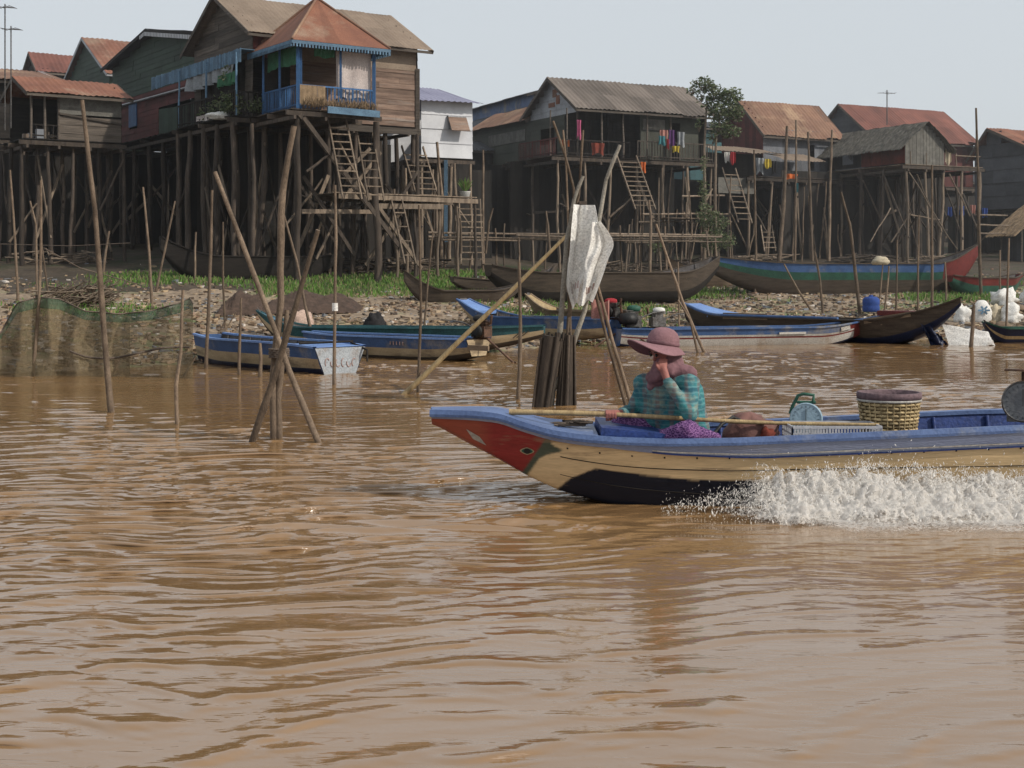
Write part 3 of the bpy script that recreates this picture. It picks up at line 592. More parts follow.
mb = MB(); h.planks(mb, (0, 1.7), (1, 0), L_, 6.9, lambda a: 9.3, (0, -1), dz=.3, style='v', holes=[(1.6, 2.6, 6.9, 8.8)]); h.part('inner_wall', mb, M['dark_wood'])
mb = MB(); h.planks(mb, (L_ * .5, .25), (1, 0), L_ * .47, 6.9, lambda a: 9.2, (0, -1), dz=.6, style='v', holes=[(L_ * .22, L_ * .36, 6.9, 8.7)]); h.part('inner_wall', mb, M['olive_wall'])
mb = MB(); h.planks(mb, (L_ * .52, .2), (1, 0), 1.2, 8.3, lambda a: 8.8, (0, -1), dz=.3, style='v'); h.part('wall_panel', mb, M['panel_grey'])
h.back_walls('olive_wall')
h.posts([(0, 0), (L_ * .18, -.05), (L_ * .35, 0), (L_ * .53, -.05), (L_ * .72, 0), (L_, 0)], 6.9, 9.25, .05, 'grey_wood')
h.posts([(-.9, .8), (-.7, -.3)], 6.9, 9.0, .04, 'grey_wood')
h.deck(-1.4, L_ + .2, -.5, W_, 6.9, 'stilt_wood')
h.railing((L_ * .42, -.45), (L_ + .1, -.45), 6.9, .8, 'grey_wood', .15); h.railing((-1.3, -.45), (L_ * .36, -.45), 6.9, .7, 'dark_wood', .22); h.railing((-1.3, -.45), (-1.3, 3), 6.9, .75, 'red_wall', .14)
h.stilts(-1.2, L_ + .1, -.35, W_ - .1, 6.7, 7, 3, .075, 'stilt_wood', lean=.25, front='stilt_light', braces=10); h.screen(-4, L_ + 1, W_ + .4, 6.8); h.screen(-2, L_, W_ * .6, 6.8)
# secondary scaffold of poles and rails under its front
for i in range(22):
    x = R(1.5, L_ + .6); y = R(-2.2, -.6); z1 = R(3.2, 6.6); mb = MB(); mb.stick(h.w(x + R(-.5, .5), y, h.gz(x, y) - .1), h.w(x, y, z1), .045, .03, 5, .025, 6); h.part('prop', mb, M['stilt_light' if i % 3 else 'pole'])
for (z, x0, x1) in ((4.0, 2.2, L_ + .4), (4.35, 2.4, L_ + .2), (3.1, 1.5, L_ + .6), (5.2, 4.5, L_)):
    mb = MB(); mb.stick(h.w(x0, -1.6, z), h.w(x1, -1.5, z + .1), .05, .04, 5, .008, 6); h.part('rail', mb, M['stilt_light'])
mb = MB()
for i in range(6): h.box(mb, (4.9, -1.9 + i * .22, 4.2), (2.9, .19, .035))
h.part('landing', mb, M['stilt_light'])
# ================================================= H3 olive house left of centre
B = H4.w(0, W_, 0)
h = House('long olive walled stilt house with low orange roof edge beside the white house', 'house', 531, B.y + .3, 560, 473, 28, 7.0, 9.15, 9.7, group=HG)
mb = MB(); h.planks(mb, (0, 0), (0, 1), h.W, 7.0, lambda a: h.eave, (-1, 0), dz=.6, th=.02); h.part('wall', mb, M['olive_wall'])
mb = MB(); h.planks(mb, (-.03, .5), (0, 1), h.W * .62, 8.05, lambda a: 8.6, (-1, 0), dz=.3, style='v'); h.part('wall_panel', mb, M['panel_grey'])
h.roof(M['rust_tan'], axis='v', oh=.4, og=.2, lo=9.15, hi=9.9, x1=2.6); h.back_walls('olive_wall')
h.deck(-.1, h.L, 0, h.W, 7.0); h.stilts(0, h.L, 0, h.W, 6.8, 2, 5, .07, braces=5); h.screen(-2, h.L, h.W + .2, 6.9); h.screen_side(1.0, 0, h.W, 6.9)
h = House('blue walled house with dark roof edge rising behind the olive house', 'house', 534, 71.5, 575, 468, 24, 7.0, 11.0, 11.4, group=HG)
mb = MB(); h.planks(mb, (0, 0), (0, 1), h.W, 7.0, lambda a: h.eave, (-1, 0), dz=.5, style='v'); h.part('wall', mb, M['boat_navy'])
mb = MB(); h.planks(mb, (-.04, 0), (0, 1), h.W, 10.35, lambda a: h.eave, (-1, 0), dz=.7, style='v'); h.part('wall', mb, M['boat_blue'])
h.roof(M['darkgrey_wall'], axis='v', oh=.5, og=.2, x1=3.0, fascia=M['dark_wood']); h.back_walls(); h.stilts(0, h.L, 0, h.W, 6.9, 2, 3, .07, braces=1); h.screen(-1, h.L, h.W, 7)
# ================================================= H5 red gable, rusty roof
h = House('rusty orange roofed house with dark red gable and blue grey sheet front', 'house', 763, 70, 836, 722, 28, 7.0, 9.0, 10.55, group=HG); H5 = h
h.roof(M['rust_tan'], oh=.45, og=.3, pitch=.22, amp=.02)
mb = MB(); h.planks(mb, (0, 0), (0, 1), h.W, 6.6, h.gable_prof(h.W), (-1, 0), dz=.3, style='v'); h.part('gable_wall', mb, M['red_wall'])
mb = MB(); h.planks(mb, (0, 0), (1, 0), h.L, 6.6, lambda a: h.eave, (0, -1), dz=.4, style='v', holes=[(h.L * .6, h.L * .72, 7, 8.3)]); h.part('wall', mb, M['bluegrey_wall'])
h.back_walls('bluegrey_wall')
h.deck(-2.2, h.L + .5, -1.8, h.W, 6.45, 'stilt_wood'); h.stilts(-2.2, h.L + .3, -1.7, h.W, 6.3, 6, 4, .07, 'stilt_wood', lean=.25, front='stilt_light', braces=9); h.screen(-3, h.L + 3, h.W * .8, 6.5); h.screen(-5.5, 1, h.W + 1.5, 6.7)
for i in range(14):
    x = R(-2.6, h.L + .5); y = R(-3, -1.8); mb = MB(); mb.stick(h.w(x + R(-.4, .4), y, h.gz(x, y) - .1), h.w(x, y, R(4, 6.5)), .045, .03, 5, .03, 6); h.part('prop', mb, M['pole'])
# low lean-to roofs in front of the red gable
mb = MB(); h.sheet(mb, (-3.6, .6, 8.1), (-.2, 1.0, 8.1), (-3.6, -1.2, 7.65), (.3, -1.2, 7.6), pitch=.2, sag=.06); h.sheet(mb, (-.3, -.4, 7.75), (2.3, -.4, 7.7), (-.2, -1.9, 7.3), (2.4, -1.9, 7.3), pitch=.2, sag=.05); h.part('lean_to_roof', mb, M['tan_roof'])
mb = MB(); h.planks(mb, (-3.4, .3), (1, 0), 3.3, 6.3, lambda a: 7.7, (0, -1), dz=.3, style='v', th=.02); h.part('lean_to_wall', mb, M['dark_wood'])
mb = MB(); h.planks(mb, (-3.8, -1.4), (1, 0), 2.2, 5.6, lambda a: 6.35, (0, -1), dz=.5, style='v', th=.02); h.part('lean_to_wall', mb, M['panel_grey'])
# ================================================= H6 big red brown house behind the hut
h = House('long red brown roofed house with dark gable behind the thatched hut', 'house', 874, 82, 973, 812, 28, 7.4, 9.9, 11.95, group=HG); H6 = h
h.roof(M['red_roof'], oh=.5, og=.35, pitch=.25, amp=.02)
mb = MB(); h.planks(mb, (0, 0), (0, 1), h.W, 7.2, h.gable_prof(h.W), (-1, 0), dz=.25); h.part('gable_wall', mb, M['darkgrey_wall'])
mb = MB(); h.planks(mb, (0, 0), (1, 0), h.L, 7.0, lambda a: h.eave, (0, -1), dz=.35, style='v'); h.part('wall', mb, M['red_wall']); h.back_walls('red_wall')
mb = MB(); h.sheet(mb, (h.L - .6, 1.6, 10.1), (h.L + 2.2, 1.6, 10.1), (h.L - .8, -1.2, 9.6), (h.L + 2.4, -1.2, 9.55), pitch=.25); h.part('lean_to_roof', mb, M['red_roof'])
mb = MB(); h.planks(mb, (h.L - .5, -.6), (1, 0), 2.6, 6.9, lambda a: 9.6, (0, -1), dz=.3, style='v', holes=[(.35, .9, 7.6, 9.0)]); h.part('wall', mb, M['red_panel'])
h.deck(-1, h.L + 2, -1.0, h.W, 6.95, 'stilt_wood'); h.stilts(0, h.L + 2, -.8, h.W, 6.8, 6, 3, .08, braces=6); h.screen(-6, h.L + 3, 5.5, 6.9)
mb = MB(); sg0 = h.L + .0
h.box(mb, (sg0 + .85, -.7, 8.9), (1.25, .04, .95)); h.part('notice_board', mb, M['white_wall'])
# ================================================= H7 thatched hut
h = House('small grey thatched hut with plank gable and red side panels on tall poles', 'house', 905, 66.5, 944, 828, 26, 6.95, 8.0, 8.95, name='thatched_hut', group=HG); H7 = h
L_, W_ = h.L, h.W
def thatch(h, mb, x0, x1, y0, y1, lo, hi, oh, og, n=2600):
    c = (x0 + x1) / 2
    for sgn in (-1, 1):
        e = x0 - oh if sgn < 0 else x1 + oh; sl = (hi - lo) / (c - x0); le = lo - oh * sl
        def fn(u, v, e=e, le=le):
            p = h.w(c + (e - c) * v, y0 - og + (y1 - y0 + 2 * og) * u, hi + (le - hi) * v + .05 + .05 * mnoise.noise(V((u * 9, v * 5, sgn)))); return p
        mb.grid(30, 10, fn, t=.5)
        for i in range(n):
            u, v = R(0, 1), R(0, .98) ** .8; v = 1 if i % 5 == 0 else v; p = fn(u, v); q = fn(u + R(-.01, .01), v + R(.08, .16)); q.z += R(-.02, .03); p.z += .03
            mb.bar(p, q, .05, .012)
mb = MB(); thatch(h, mb, 0, L_, 0, W_, 8.0, 8.95, .35, .3); h.part('thatch_roof', mb, M['thatch'])
mb = MB(); h.planks(mb, (0, 0), (1, 0), L_, 6.95, h.gable_prof(L_), (0, -1), dz=.22, style='v', gap=.015); h.part('gable_wall', mb, M['panel_grey'])
mb = MB(); h.planks(mb, (0, 0), (0, 1), W_ * .55, 7.0, lambda a: 7.9, (-1, 0), dz=.8, style='v', gap=.04); h.part('wall', mb, M['red_panel'])
mb = MB(); h.planks(mb, (0, W_ * .55), (0, 1), W_ * .45, 7.0, lambda a: 7.95, (-1, 0), dz=.3, style='v', holes=[(.5, 1.4, 7.2, 7.7)]); h.part('wall', mb, M['dark_wood']); mb = MB(); h.planks(mb, (L_, 0), (0, 1), W_, 6.95, lambda a: 8, (1, 0), dz=.3, style='v'); h.part('wall', mb, M['dark_wood'])
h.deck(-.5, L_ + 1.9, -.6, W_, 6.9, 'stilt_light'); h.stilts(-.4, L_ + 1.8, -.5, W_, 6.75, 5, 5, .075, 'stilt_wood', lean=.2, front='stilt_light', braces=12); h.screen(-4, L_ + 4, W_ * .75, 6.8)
for a_, b_ in (((-.3, -.6, 6.5), (2.6, -.7, 2.9)), ((-.2, -.6, 4.5), (1.6, -.6, 4.3)), ((2.2, -.6, 6.5), (3.5, -.6, 4.5)), ((.1, -.7, 6.4), (1.2, -.6, 4.6)), ((-1.2, -.4, 3.2), (-.2, -.6, 4.6)), ((-1.4, -.6, 4.8), (-2.6, -.6, 3.2))): h.brace(a_, b_, 'stilt_light', .035, False)
h.posts([(-.2, -.6), (L_ * .5, -.12), (L_ + .3, -.5), (L_ + 1.7, -.5)], 6.9, 7.5, .03, 'stilt_light')
mb = MB(); h.bar(mb, (L_ + .2, -.55, 7.4), (L_ + 1.8, -.55, 7.4), .04); h.part('rail', mb, M['stilt_light'])
for (x, y, z) in ((L_ + 2.6, -.4, 4.1), (L_ + 2.6, -.3, 4.6), (L_ + 3, -.3, 3.7)):
    mb = MB(); mb.stick(h.w(x - 1.0, y, z), h.w(x + 1.2, y, z), .05, .04, 4, .01, 6); h.part('rail', mb, M['stilt_light'])
# ================================================= H8 far right slate walled house
h = House('slate walled house with rust brown roof at the right edge', 'house', 1034, 73, 1100, 975, 28, 5.0, 8.3, 9.55, group=HG)
h.roof(M['rust_roof'], oh=.35, og=.35, pitch=.25, peak=.72)
mb = MB(); h.planks(mb, (0, 0), (0, 1), h.W, 5.2, h.gable_prof(h.W, peak=.72), (-1, 0), dz=.7, style='h', th=.02); h.part('gable_wall', mb, M['darkgrey_wall'])
mb = MB(); h.planks(mb, (0, 0), (1, 0), h.L, 5.2, lambda a: h.eave, (0, -1), dz=.3); h.part('wall', mb, M['darkgrey_wall']); h.back_walls('darkgrey_wall')
h.deck(0, h.L, 0, h.W, 5.2); h.stilts(0, h.L, 0, h.W, 5.0, 3, 5, .08, braces=5); h.screen_side(1.5, 0, h.W, 5.1); h.screen(-2, h.L, h.W, 5.2)
# ================================================= back row seen only through gaps
for (lab, xa, Y, xb, xc, fl, ev, rd, wm) in (('dark boarded house half hidden behind the white house', 352, 66, 520, 330, 5.6, 7.9, 8.4, 'dark_wood'),
        ('teal walled house half hidden behind the thin tree', 690, 82, 760, 655, 6.5, 10.4, 10.9, 'teal_paint'), ('dark shed filling the gap behind the red panelled wall at the right', 925, 92, 1030, 900, 5.5, 8.0, 8.5, 'dark_wood')):
    h = House(lab, 'house', xa, Y, xb, xc, 28, fl, ev, rd, group=HG); h.roof(M['darkgrey_wall'], oh=.3, og=.2)
    mb = MB(); h.planks(mb, (0, 0), (1, 0), h.L, h.g - .3, lambda a: h.eave, (0, -1), dz=.35, style='v', gap=0); h.part('wall', mb, M[wm]); mb = MB(); h.planks(mb, (0, 0), (0, 1), h.W, h.g - .3, h.gable_prof(h.W), (-1, 0), dz=.35, style='v', gap=0); h.part('wall', mb, M[wm])
    h.stilts(0, h.L, -.3, h.W, fl, 5, 2, braces=3)
# ================================================= H9 straw roofed shelter
p = land(1012, 262)
h = House('low straw roofed waterside shelter with slate sides at the right edge', 'shelter', 1026, p.y, 1100, 1002, 26, 0, 0, 0, name='straw_shelter')
g = h.g; mb = MB(); thatch(h, mb, 0, h.L, 0, h.W, g + 1.8, g + 3.4, .5, .2, 900); h.part('straw_roof', mb, M['straw'])
mb = MB(); h.planks(mb, (0, 0), (1, 0), h.L, g, lambda a: g + 1.75, (0, -1), dz=.3, style='v'); h.part('wall', mb, M['darkgrey_wall']); mb = MB(); h.planks(mb, (0, 0), (0, 1), h.W, g, lambda a: g + 1.75, (-1, 0), dz=.3, style='v'); h.part('wall', mb, M['darkgrey_wall'])
h.posts([(-.4, -.1), (-.35, h.W * .8)], g, g + 1.6, .05)
# ------------------------------------------------------------------ boats
def lerp(a, b, t): return a + (b - a) * t
def sstep(t): t = max(0, min(1, t)); return t * t * (3 - 2 * t)
def boat(name, label, A, B, halfw, depth, z0, bands, endA=(.12, .35, .25), endB=(.12, .35, .25), keelA=.8, keelB=.8, group=None, rim='boat_wood_lt', rimw=.06, chine=.6, decks=(), seats=3, n=44, inner='boat_inner', floor=.1, cat='boat', rimh=.035, transom=None, nose=None):
    """A and B: end points (x, y); end tuples: (half width at the end as a share, length of taper share, rise in metres)"""
    A = V((A[0], A[1], 0)); B = V((B[0], B[1], 0)); Lg = (B - A).length; D = (B - A) / Lg; P = V((-D.y, D.x, 0))
    root = thing(name, label, cat, (A.x * .5 + B.x * .5, A.y * .5 + B.y * .5, z0), group)
    def prof(t):
        fa = sstep(t / endA[1]); fb = sstep((1 - t) / endB[1]); w = halfw * min(lerp(endA[0], 1, fa ** .75), lerp(endB[0], 1, fb ** .75))
        ra = endA[2] * max(0, 1 - t / endA[1]) ** 1.7; rb = endB[2] * max(0, 1 - (1 - t) / endB[1]) ** 1.7
        sh = z0 + depth + ra + rb
        ka = keelA * max(0, 1 - t / (endA[1] * .9)) ** 1.5; kb = keelB * max(0, 1 - (1 - t) / (endB[1] * .9)) ** 1.5
        kl = z0 + (sh - z0) * min(.93, max(ka, kb)); return w, sh, kl
    def pt(t, side, fr, ins=0):
        w, sh, kl = prof(t); w = max(.02, w - ins); c = A + D * Lg * t
        if fr < 0: return c + P * side * w * chine * (1 + fr) * 1 + V((0, 0, kl + ins * 1.5 + .03 * (1 + fr)))     # bottom -1..0
        x = lerp(chine, 1, fr ** .75); return c + P * side * w * x + V((0, 0, lerp(kl + .03 + ins * 1.5, sh, fr)))
    rows = [-1, -.5, 0]; rm = [bands[0][1]] * 2
    for (f1, mname) in bands:
        f0 = rows[-1] if rows[-1] > 0 else 0; k = max(1, int((f1 - f0) * 6)); rows += [f0 + (f1 - f0) * (i + 1) / k for i in range(k)]; rm += [mname] * k
    names = list(dict.fromkeys(rm + ([nose[1]] if nose else []))); mb = MB()
    for side in (-1, 1):
        vs = []; fs = []; ms = []
        for i in range(n + 1):
            for r in rows:
                p = pt(i / n, side, r); p += P * side * .006 * mnoise.noise(V((i * .3, r * 3, side))); vs.append(p)
        k = len(rows)
        for i in range(n):
            for j in range(k - 1): f = (i * k + j, (i + 1) * k + j, (i + 1) * k + j + 1, i * k + j + 1); fs.append(f if side < 0 else f[::-1]); ms.append(names.index(nose[1] if nose and i / n + rows[j] * .03 > nose[0] and j > 0 else rm[j]))
        mb.add(vs, fs, ms, .5, True)
    for t in (0, 1):       # end caps
        ring = [pt(t, -1, r) for r in rows[::-1]] + [pt(t, 1, r) for r in rows[1:]]
        mi = names.index(rm[-1]) if not transom or t == 0 else 0; mb.add(ring, [tuple(range(len(ring)))], mi, .5)
    hull = mb.build('hull', [M[x] for x in names], root)
    if transom:
        tb = MB(); q = [pt(1, -1, 1), pt(1, -1, 0), pt(1, 1, 0), pt(1, 1, 1)]; q = [x + D * .012 for x in q]; tb.add(q, [(0, 1, 2, 3)], 0, .5)
        q2 = [pt(1, s_, f_) + D * .012 for s_, f_ in ((-1, 1), (1, 1))]; tb.build('transom', M[transom], root)
    ib = MB()
    for side in (-1, 1): ib.grid(n, 5, lambda u, v, side=side: pt(u, side, 1 - v, .025), t=.5)
    ib.grid(n, 2, lambda u, v: pt(u, -1, .02, .03).lerp(pt(u, 1, .02, .03), v) + V((0, 0, floor)), t=.3)
    for i in range(2, n - 2, 3):                 # ribs
        for side in (-1, 1): ib.tube([pt(i / n, side, .05, .04), pt(i / n, side, .5, .04), pt(i / n, side, .97, .04)], .018, 5)
    ib.build('inner_hull', M[inner], root)
    rb = MB()
    for side in (-1, 1):
        def fn(u, v, side=side):
            p = pt(u, side, 1); o = [(-.6, 0), (-.6, 1), (.6, 1), (.6, 0), (-.6, 0)][int(round(v * 4))]; return p + P * side * o[0] * rimw + V((0, 0, o[1] * rimh - .004))
        rb.grid(n, 4, fn, t=.5, sm=False)
    rb.build('gunwale', M[rim], root)
    for (t0, t1, mname, up) in decks:
        db = MB(); k = 8
        db.grid(k, 2, lambda u, v: pt(lerp(t0, t1, u), -1, 1).lerp(pt(lerp(t0, t1, u), 1, 1), v) + V((0, 0, up + .012)), t=.5, sm=False)
        a, b = pt(t1 if t0 == 0 else t0, -1, 1), pt(t1 if t0 == 0 else t0, 1, 1); db.bar(a + V((0, 0, up - .03)), b + V((0, 0, up - .03)), .03, .08)
        db.build('bow_deck' if t0 == 0 else 'stern_deck', M[mname], root)
    for i in range(seats):
        t = .28 + .5 * (i / max(1, seats - 1) if seats > 1 else .5); a, b = pt(t, -1, .8, .02), pt(t, 1, .8, .02); sb = MB(); sb.box((a + b) / 2, ((b - a).length, .2, .025), (P, D, Z)); sb.build('seat', M['boat_wood_lt'], root)
    return root, pt, D, P
def engine(root, pos, D, scale=1., col='metal', tank='c_red', shaft=None):
    """longtail petrol engine: block, cooling fan, tank, exhaust, tiller and shaft"""
    P = V((-D.y, D.x, 0)); ax = (D, P, Z); s = scale; pos = V(pos)
    mb = MB(); mb.box(pos + Z * .16 * s, (.34 * s, .26 * s, .22 * s), ax); mb.box(pos + Z * .3 * s + P * .02, (.2 * s, .2 * s, .14 * s), ax)
    for i in range(6): mb.box(pos + Z * (.24 + .03 * i) * s + D * .1 * s, (.17 * s, .21 * s, .012 * s), ax)
    mb.box(pos + Z * .02 * s, (.4 * s, .1 * s, .04 * s), ax); e = mb.build('engine', M[col], root)
    mb = MB(); mb.lathe(pos + Z * .17 * s + P * -.13 * s, [(0, 0), (.13 * s, 0), (.14 * s, .05 * s), (.08 * s, .07 * s), (0, .07 * s)], 18, axis=(D, Z, -P)); mb.build('flywheel_cover', M['black'], e)
    mb = MB(); mb.lathe(pos + Z * .37 * s - D * .04 * s, [(0, 0), (.1 * s, 0), (.125 * s, .04 * s), (.12 * s, .1 * s), (.06 * s, .13 * s), (0, .135 * s)], 14, sx=1.2); mb.build('fuel_tank', M[tank], e)
    mb = MB(); mb.tube([pos + Z * .3 * s + D * .1 * s, pos + Z * .34 * s + D * .24 * s, pos + Z * .5 * s + D * .26 * s], .028 * s, 7); mb.build('exhaust', M['rusty_metal'], e)
    mb = MB(); mb.tube([pos + Z * .2 * s - D * .1 * s, pos + Z * .34 * s - D * .5 * s, pos + Z * .36 * s - D * .75 * s], .016 * s, 6); mb.build('tiller', M['metal'], e)
    if shaft:
        mb = MB(); q = V(shaft); mb.tube([pos + Z * .12 * s, q], .022 * s, 6); mb.lathe(q, [(.05 * s, 0), (.03 * s, .04 * s)], 8)
        for k in range(3):
            an = k * 2.1; mb.bar(q, q + P * math.cos(an) * .09 * s + Z * math.sin(an) * .09 * s, .05 * s, .008)
        mb.build('propeller_shaft', M['rusty_metal'], e)
    return e
BG = 'boats moored at the bank'
# moored blue and cream boat with square end
a = V((-5.85, 27.0, 0)); b = V((-2.92, 23.75, 0))
r, pt, D, P = boat('wooden_boat', 'blue and cream wooden boat with square white transom moored beside the green net', (a.x, a.y), (b.x, b.y), .55, .58, -.1, [(.28, 'boat_navy'), (.62, 'boat_cream'), (1, 'boat_blue')], endA=(.6, .3, .05), endB=(.93, .3, -.04), keelA=.1, keelB=.05, group=BG, rim='boat_blue_lt', transom='transom', decks=((.80, 1, 'boat_blue_lt', .0),), floor=.05)
mb = MB()
for k in range(6):     # faded painted flourishes on the square end
    c = pt(1, 1, .45).lerp(pt(1, -1, .5), .16 + .13 * k) + D * .018; g_ = R(0, 3); mb.tube([c + P * .045 * math.cos(g_ + a * .55) + Z * .07 * math.sin(g_ + a * .55) for a in range(7)], .010, 4)
mb.build('faded_lettering', M['pink_print'], r)
mb = MB(); c = pt(.93, 1, 1); mb.tube([pt(.9, -1, 1) + Z * .05, pt(.92, 1, 1) + Z * .06], .02, 5); mb.tube([pt(.92, 0.9, 1) + Z * .05, pt(1, .9, 1) + D * .15 - Z * .05, pt(1, .9, 1) + D * .15 - Z * .25], .02, 5); mb.build('mooring_bar', M['dark_wood'], r)
# blue cream boat with engine
a = wet(300, 356); b = wet(478, 362)
r, pt, D, P = boat('wooden_boat', 'long blue and cream boat with an engine hung on its pale stern', (a.x, a.y + 1.1), (b.x, b.y + .3), .5, .5, -.08, [(.22, 'boat_wood'), (.56, 'boat_cream'), (1, 'boat_blue')], endA=(.3, .3, .03), endB=(.75, .25, .0), keelA=.5, keelB=.3, group=BG, rim='boat_blue_lt', transom='boat_cream')
engine(r, pt(.985, .1, 1) + D * .12, D, .95, 'rusty_metal', 'black', shaft=pt(1, .1, 0) + D * .9 - Z * .15)
mb = MB(); c = pt(.995, -1, .8)
mb.box(c + D * .3 - Z * .08, (.5, .04, .1), (D, P, Z)); mb.build('engine_bracket', M['boat_wood_lt'], r)
mb = MB(); q = pt(.62, -1, .72); 
for k in range(5): q = pt(.60 + .018 * k, -1, .78) - P * .012; mb.bar(q - Z * .035, q + Z * .035, .035, .02)
mb.build('hull_number', M['pink_print'], r)
# teal boat behind
a = land(262, 332); b = wet(545, 354)
r, pt, D, P = boat('wooden_boat', 'long teal boat with red inner rim behind the blue and cream boats', (a.x, a.y - .6), (b.x, b.y + .5), .5, .52, .0, [(.2, 'boat_wood'), (.6, 'boat_cream'), (1, 'teal_paint')], endA=(.12, .18, .35), endB=(.3, .3, .05), keelA=.9, keelB=.6, group=BG, rim='teal_paint', decks=((0, .07, 'sky_paint', .0),))
mb = MB()
for k in range(3): q = pt(.9 + .012 * k, -1, .35); mb.bar(q - P * .012, pt(.925 + .014 * k, -1, .7) - P * .012, .03, .02)
mb.build('painted_stripes', M['boat_wood'], r); mb = MB(); mb.tube([pt(i / 20, -1, .9, .05) for i in range(1, 20)], .02, 5); mb.build('inner_rim', M['boat_red'], r)
# blue bow boat pulled on the shore
a = land(463, 322); b = wet(612, 346)
r, pt, D, P = boat('wooden_boat', 'blue boat with raised pale blue square bow nosed onto the grassy shore', (a.x, a.y), (b.x, b.y), .52, .5, .12, [(.5, 'boat_cream'), (1, 'boat_blue')], endA=(.45, .35, .42), endB=(.8, .2, .0), keelA=.85, keelB=.2, group=BG, rim='boat_blue', decks=((0, .17, 'boat_blue_lt', .0),))
engine(r, pt(.96, .3, 1) + D * .1, D, 1.0, 'metal', 'c_red', shaft=pt(1, .3, 0) + D * 1.0 - Z * .2)
curtH = MB(); c = pt(.97, -.3, 1)
curtH.grid(10, 10, lambda u, v: c + D * (u - .5) * .55 - P * (.1 + .1 * math.sin(u * 14)) + Z * (.42 - .62 * v + .06 * math.sin(u * 9)), t=.5); curtH.build('draped_cloth', M['c_salmon'], r)
# narrow yellow prow boat
a = land(528, 313); b = land(642, 334)
boat('wooden_boat', 'narrow brown boat with pale yellow prow beside the blue bowed boat', (a.x, a.y), (b.x, b.y + .3), .42, .4, land(585, 325).z - .05, [(1, 'boat_wood_lt')], endA=(.35, .3, .45), endB=(.2, .3, .1), keelA=.85, group=BG, rim='boat_wood_lt', decks=((0, .2, 'bamboo', .0),))
# white and blue long boat with red nose
a = wet(617, 347); b = wet(888, 343)
r, pt, D, P = boat('wooden_boat', 'long low white and blue boat with small red nose', (a.x, a.y + .2), (b.x, b.y + .4), .48, .5, -.1, [(.12, 'boat_navy'), (.50, 'boat_white'), (.58, 'boat_red'), (.68, 'boat_white'), (1, 'boat_blue')], endA=(.75, .15, .02), endB=(.08, .3, .26), keelA=.2, keelB=.9, group=BG, rim='boat_blue', floor=.12, nose=(.86, 'boat_red'))
mb = MB(); mb.bar(pt(.80, -1, .8) - P * .02, pt(.84, -1, .82) - P * .02, .02, .09); mb.bar(pt(.56, -1, .74) - P * .02, pt(.66, -1, .75) - P * .02, .02, .05); mb.build('white_label', M['boat_white'], r)
engine(r, pt(.06, .2, 1), -D, 1.1, 'metal', 'green_paint', shaft=pt(0, .2, 0) - D * .8 - Z * .2)
engine(r, pt(.16, .5, 1), -D, 1.0, 'metal', 'sack')
mb = MB(); mb.lathe(pt(.0, 0, 1) + Z * .1 + D * .3, [(0, .28), (.18, .25), (.24, .12), (.2, 0), (0, 0)], 12); mb.build('black_cover', M['black'], r)
# dark wooden boat with blue rear deck and high bow
a = land(690, 322); b = wet(958, 347)
r, pt, D, P = boat('wooden_boat', 'large dark boat with blue stern deck and high pointed bow', (a.x, a.y - .3), (b.x + .25, b.y + .55), .75, .62, -.08, [(.3, 'boat_navy'), (1, 'boat_wood')], endA=(.5, .2, .3), endB=(.04, .28, .58), keelA=.5, keelB=.86, group=BG, rim='boat_wood', decks=((0, .14, 'boat_blue_lt', .02), ), floor=.15)
mb = MB(); mb.tube([pt(t / 40, -1, 1) + Z * .05 for t in range(0, 27)], .045, 6); mb.build('blue_rim', M['boat_blue'], r)
mb = MB(); q = [pt(t, s_, 1) + Z * .05 for t, s_ in ((.74, -1), (.87, -1), (.87, 1), (.74, 1))]; mb.add(q, [(0, 1, 2, 3)], 0, .5); mb.bar(q[0] - Z * .06, q[1] - Z * .06, .02, .12); mb.build('plank_deck', M['boat_wood_lt'], r)
mb = MB(); mb.box(pt(.80, .2, 1) + Z * .12, (1.1, .5, .12), (D, P, Z)); mb.build('red_board', M['boat_red'], r)
mb = MB(); mb.box(pt(.30, -.9, 1) + Z * .04 - P * .05, (1.5, .05, .16), (D, P, Z)); mb.build('washboard', M['boat_wood_lt'], r)
# big blue green boat with red prow
a = land(712, 295); b = land(985, 290); zb = (a.z + b.z) / 2 - .1
boat('wooden_boat', 'large beached boat striped blue and green with a tall red prow', (a.x, a.y), (b.x - .4, b.y - .5), .95, 1.22, zb - .1, [(.52, 'boat_wood'), (.75, 'green_paint'), (1, 'boat_blue')], endA=(.3, .3, .25), endB=(.05, .22, .75), keelA=.6, keelB=.80, group=BG, rim='boat_wood', seats=4, nose=(.83, 'boat_red'))
def beached(label, pxa, pya, pxb, pyb, halfw, depth, eA, eB, kA=.7, kB=.7, bands=((1, 'boat_wood'),), dy=0, **kw):
    a = land(pxa, pya); b = land(pxb, pyb); z = (a.z + b.z) / 2 - .12
    return boat('wooden_boat', label, (a.x, a.y + dy), (b.x, b.y + dy), halfw, depth, z, list(bands), endA=eA, endB=eB, keelA=kA, keelB=kB, group=BG, rim=kw.pop('rim', 'boat_wood'), **kw)
beached('broad dark hulled boat beached behind the tied sacks with upturned right end', 488, 297, 716, 300, .95, .95, (.3, .2, .25), (.25, .25, .55), bands=((.35, 'dark_wood'), (1, 'boat_wood')))
beached('dark boat with reddish upturned end between the two big beached boats', 672, 288, 745, 287, .8, .9, (.1, .3, .3), (.3, .3, .3), bands=((1, 'boat_wood_lt'),), dy=.8)
beached('small dark wooden boat with upturned left prow on the grass', 404, 301, 520, 303, .55, .45, (.08, .3, .6), (.12, .3, .2))
beached('second small dark boat just behind with lifted right prow', 452, 293, 556, 290, .5, .5, (.2, .3, .1), (.08, .3, .55))
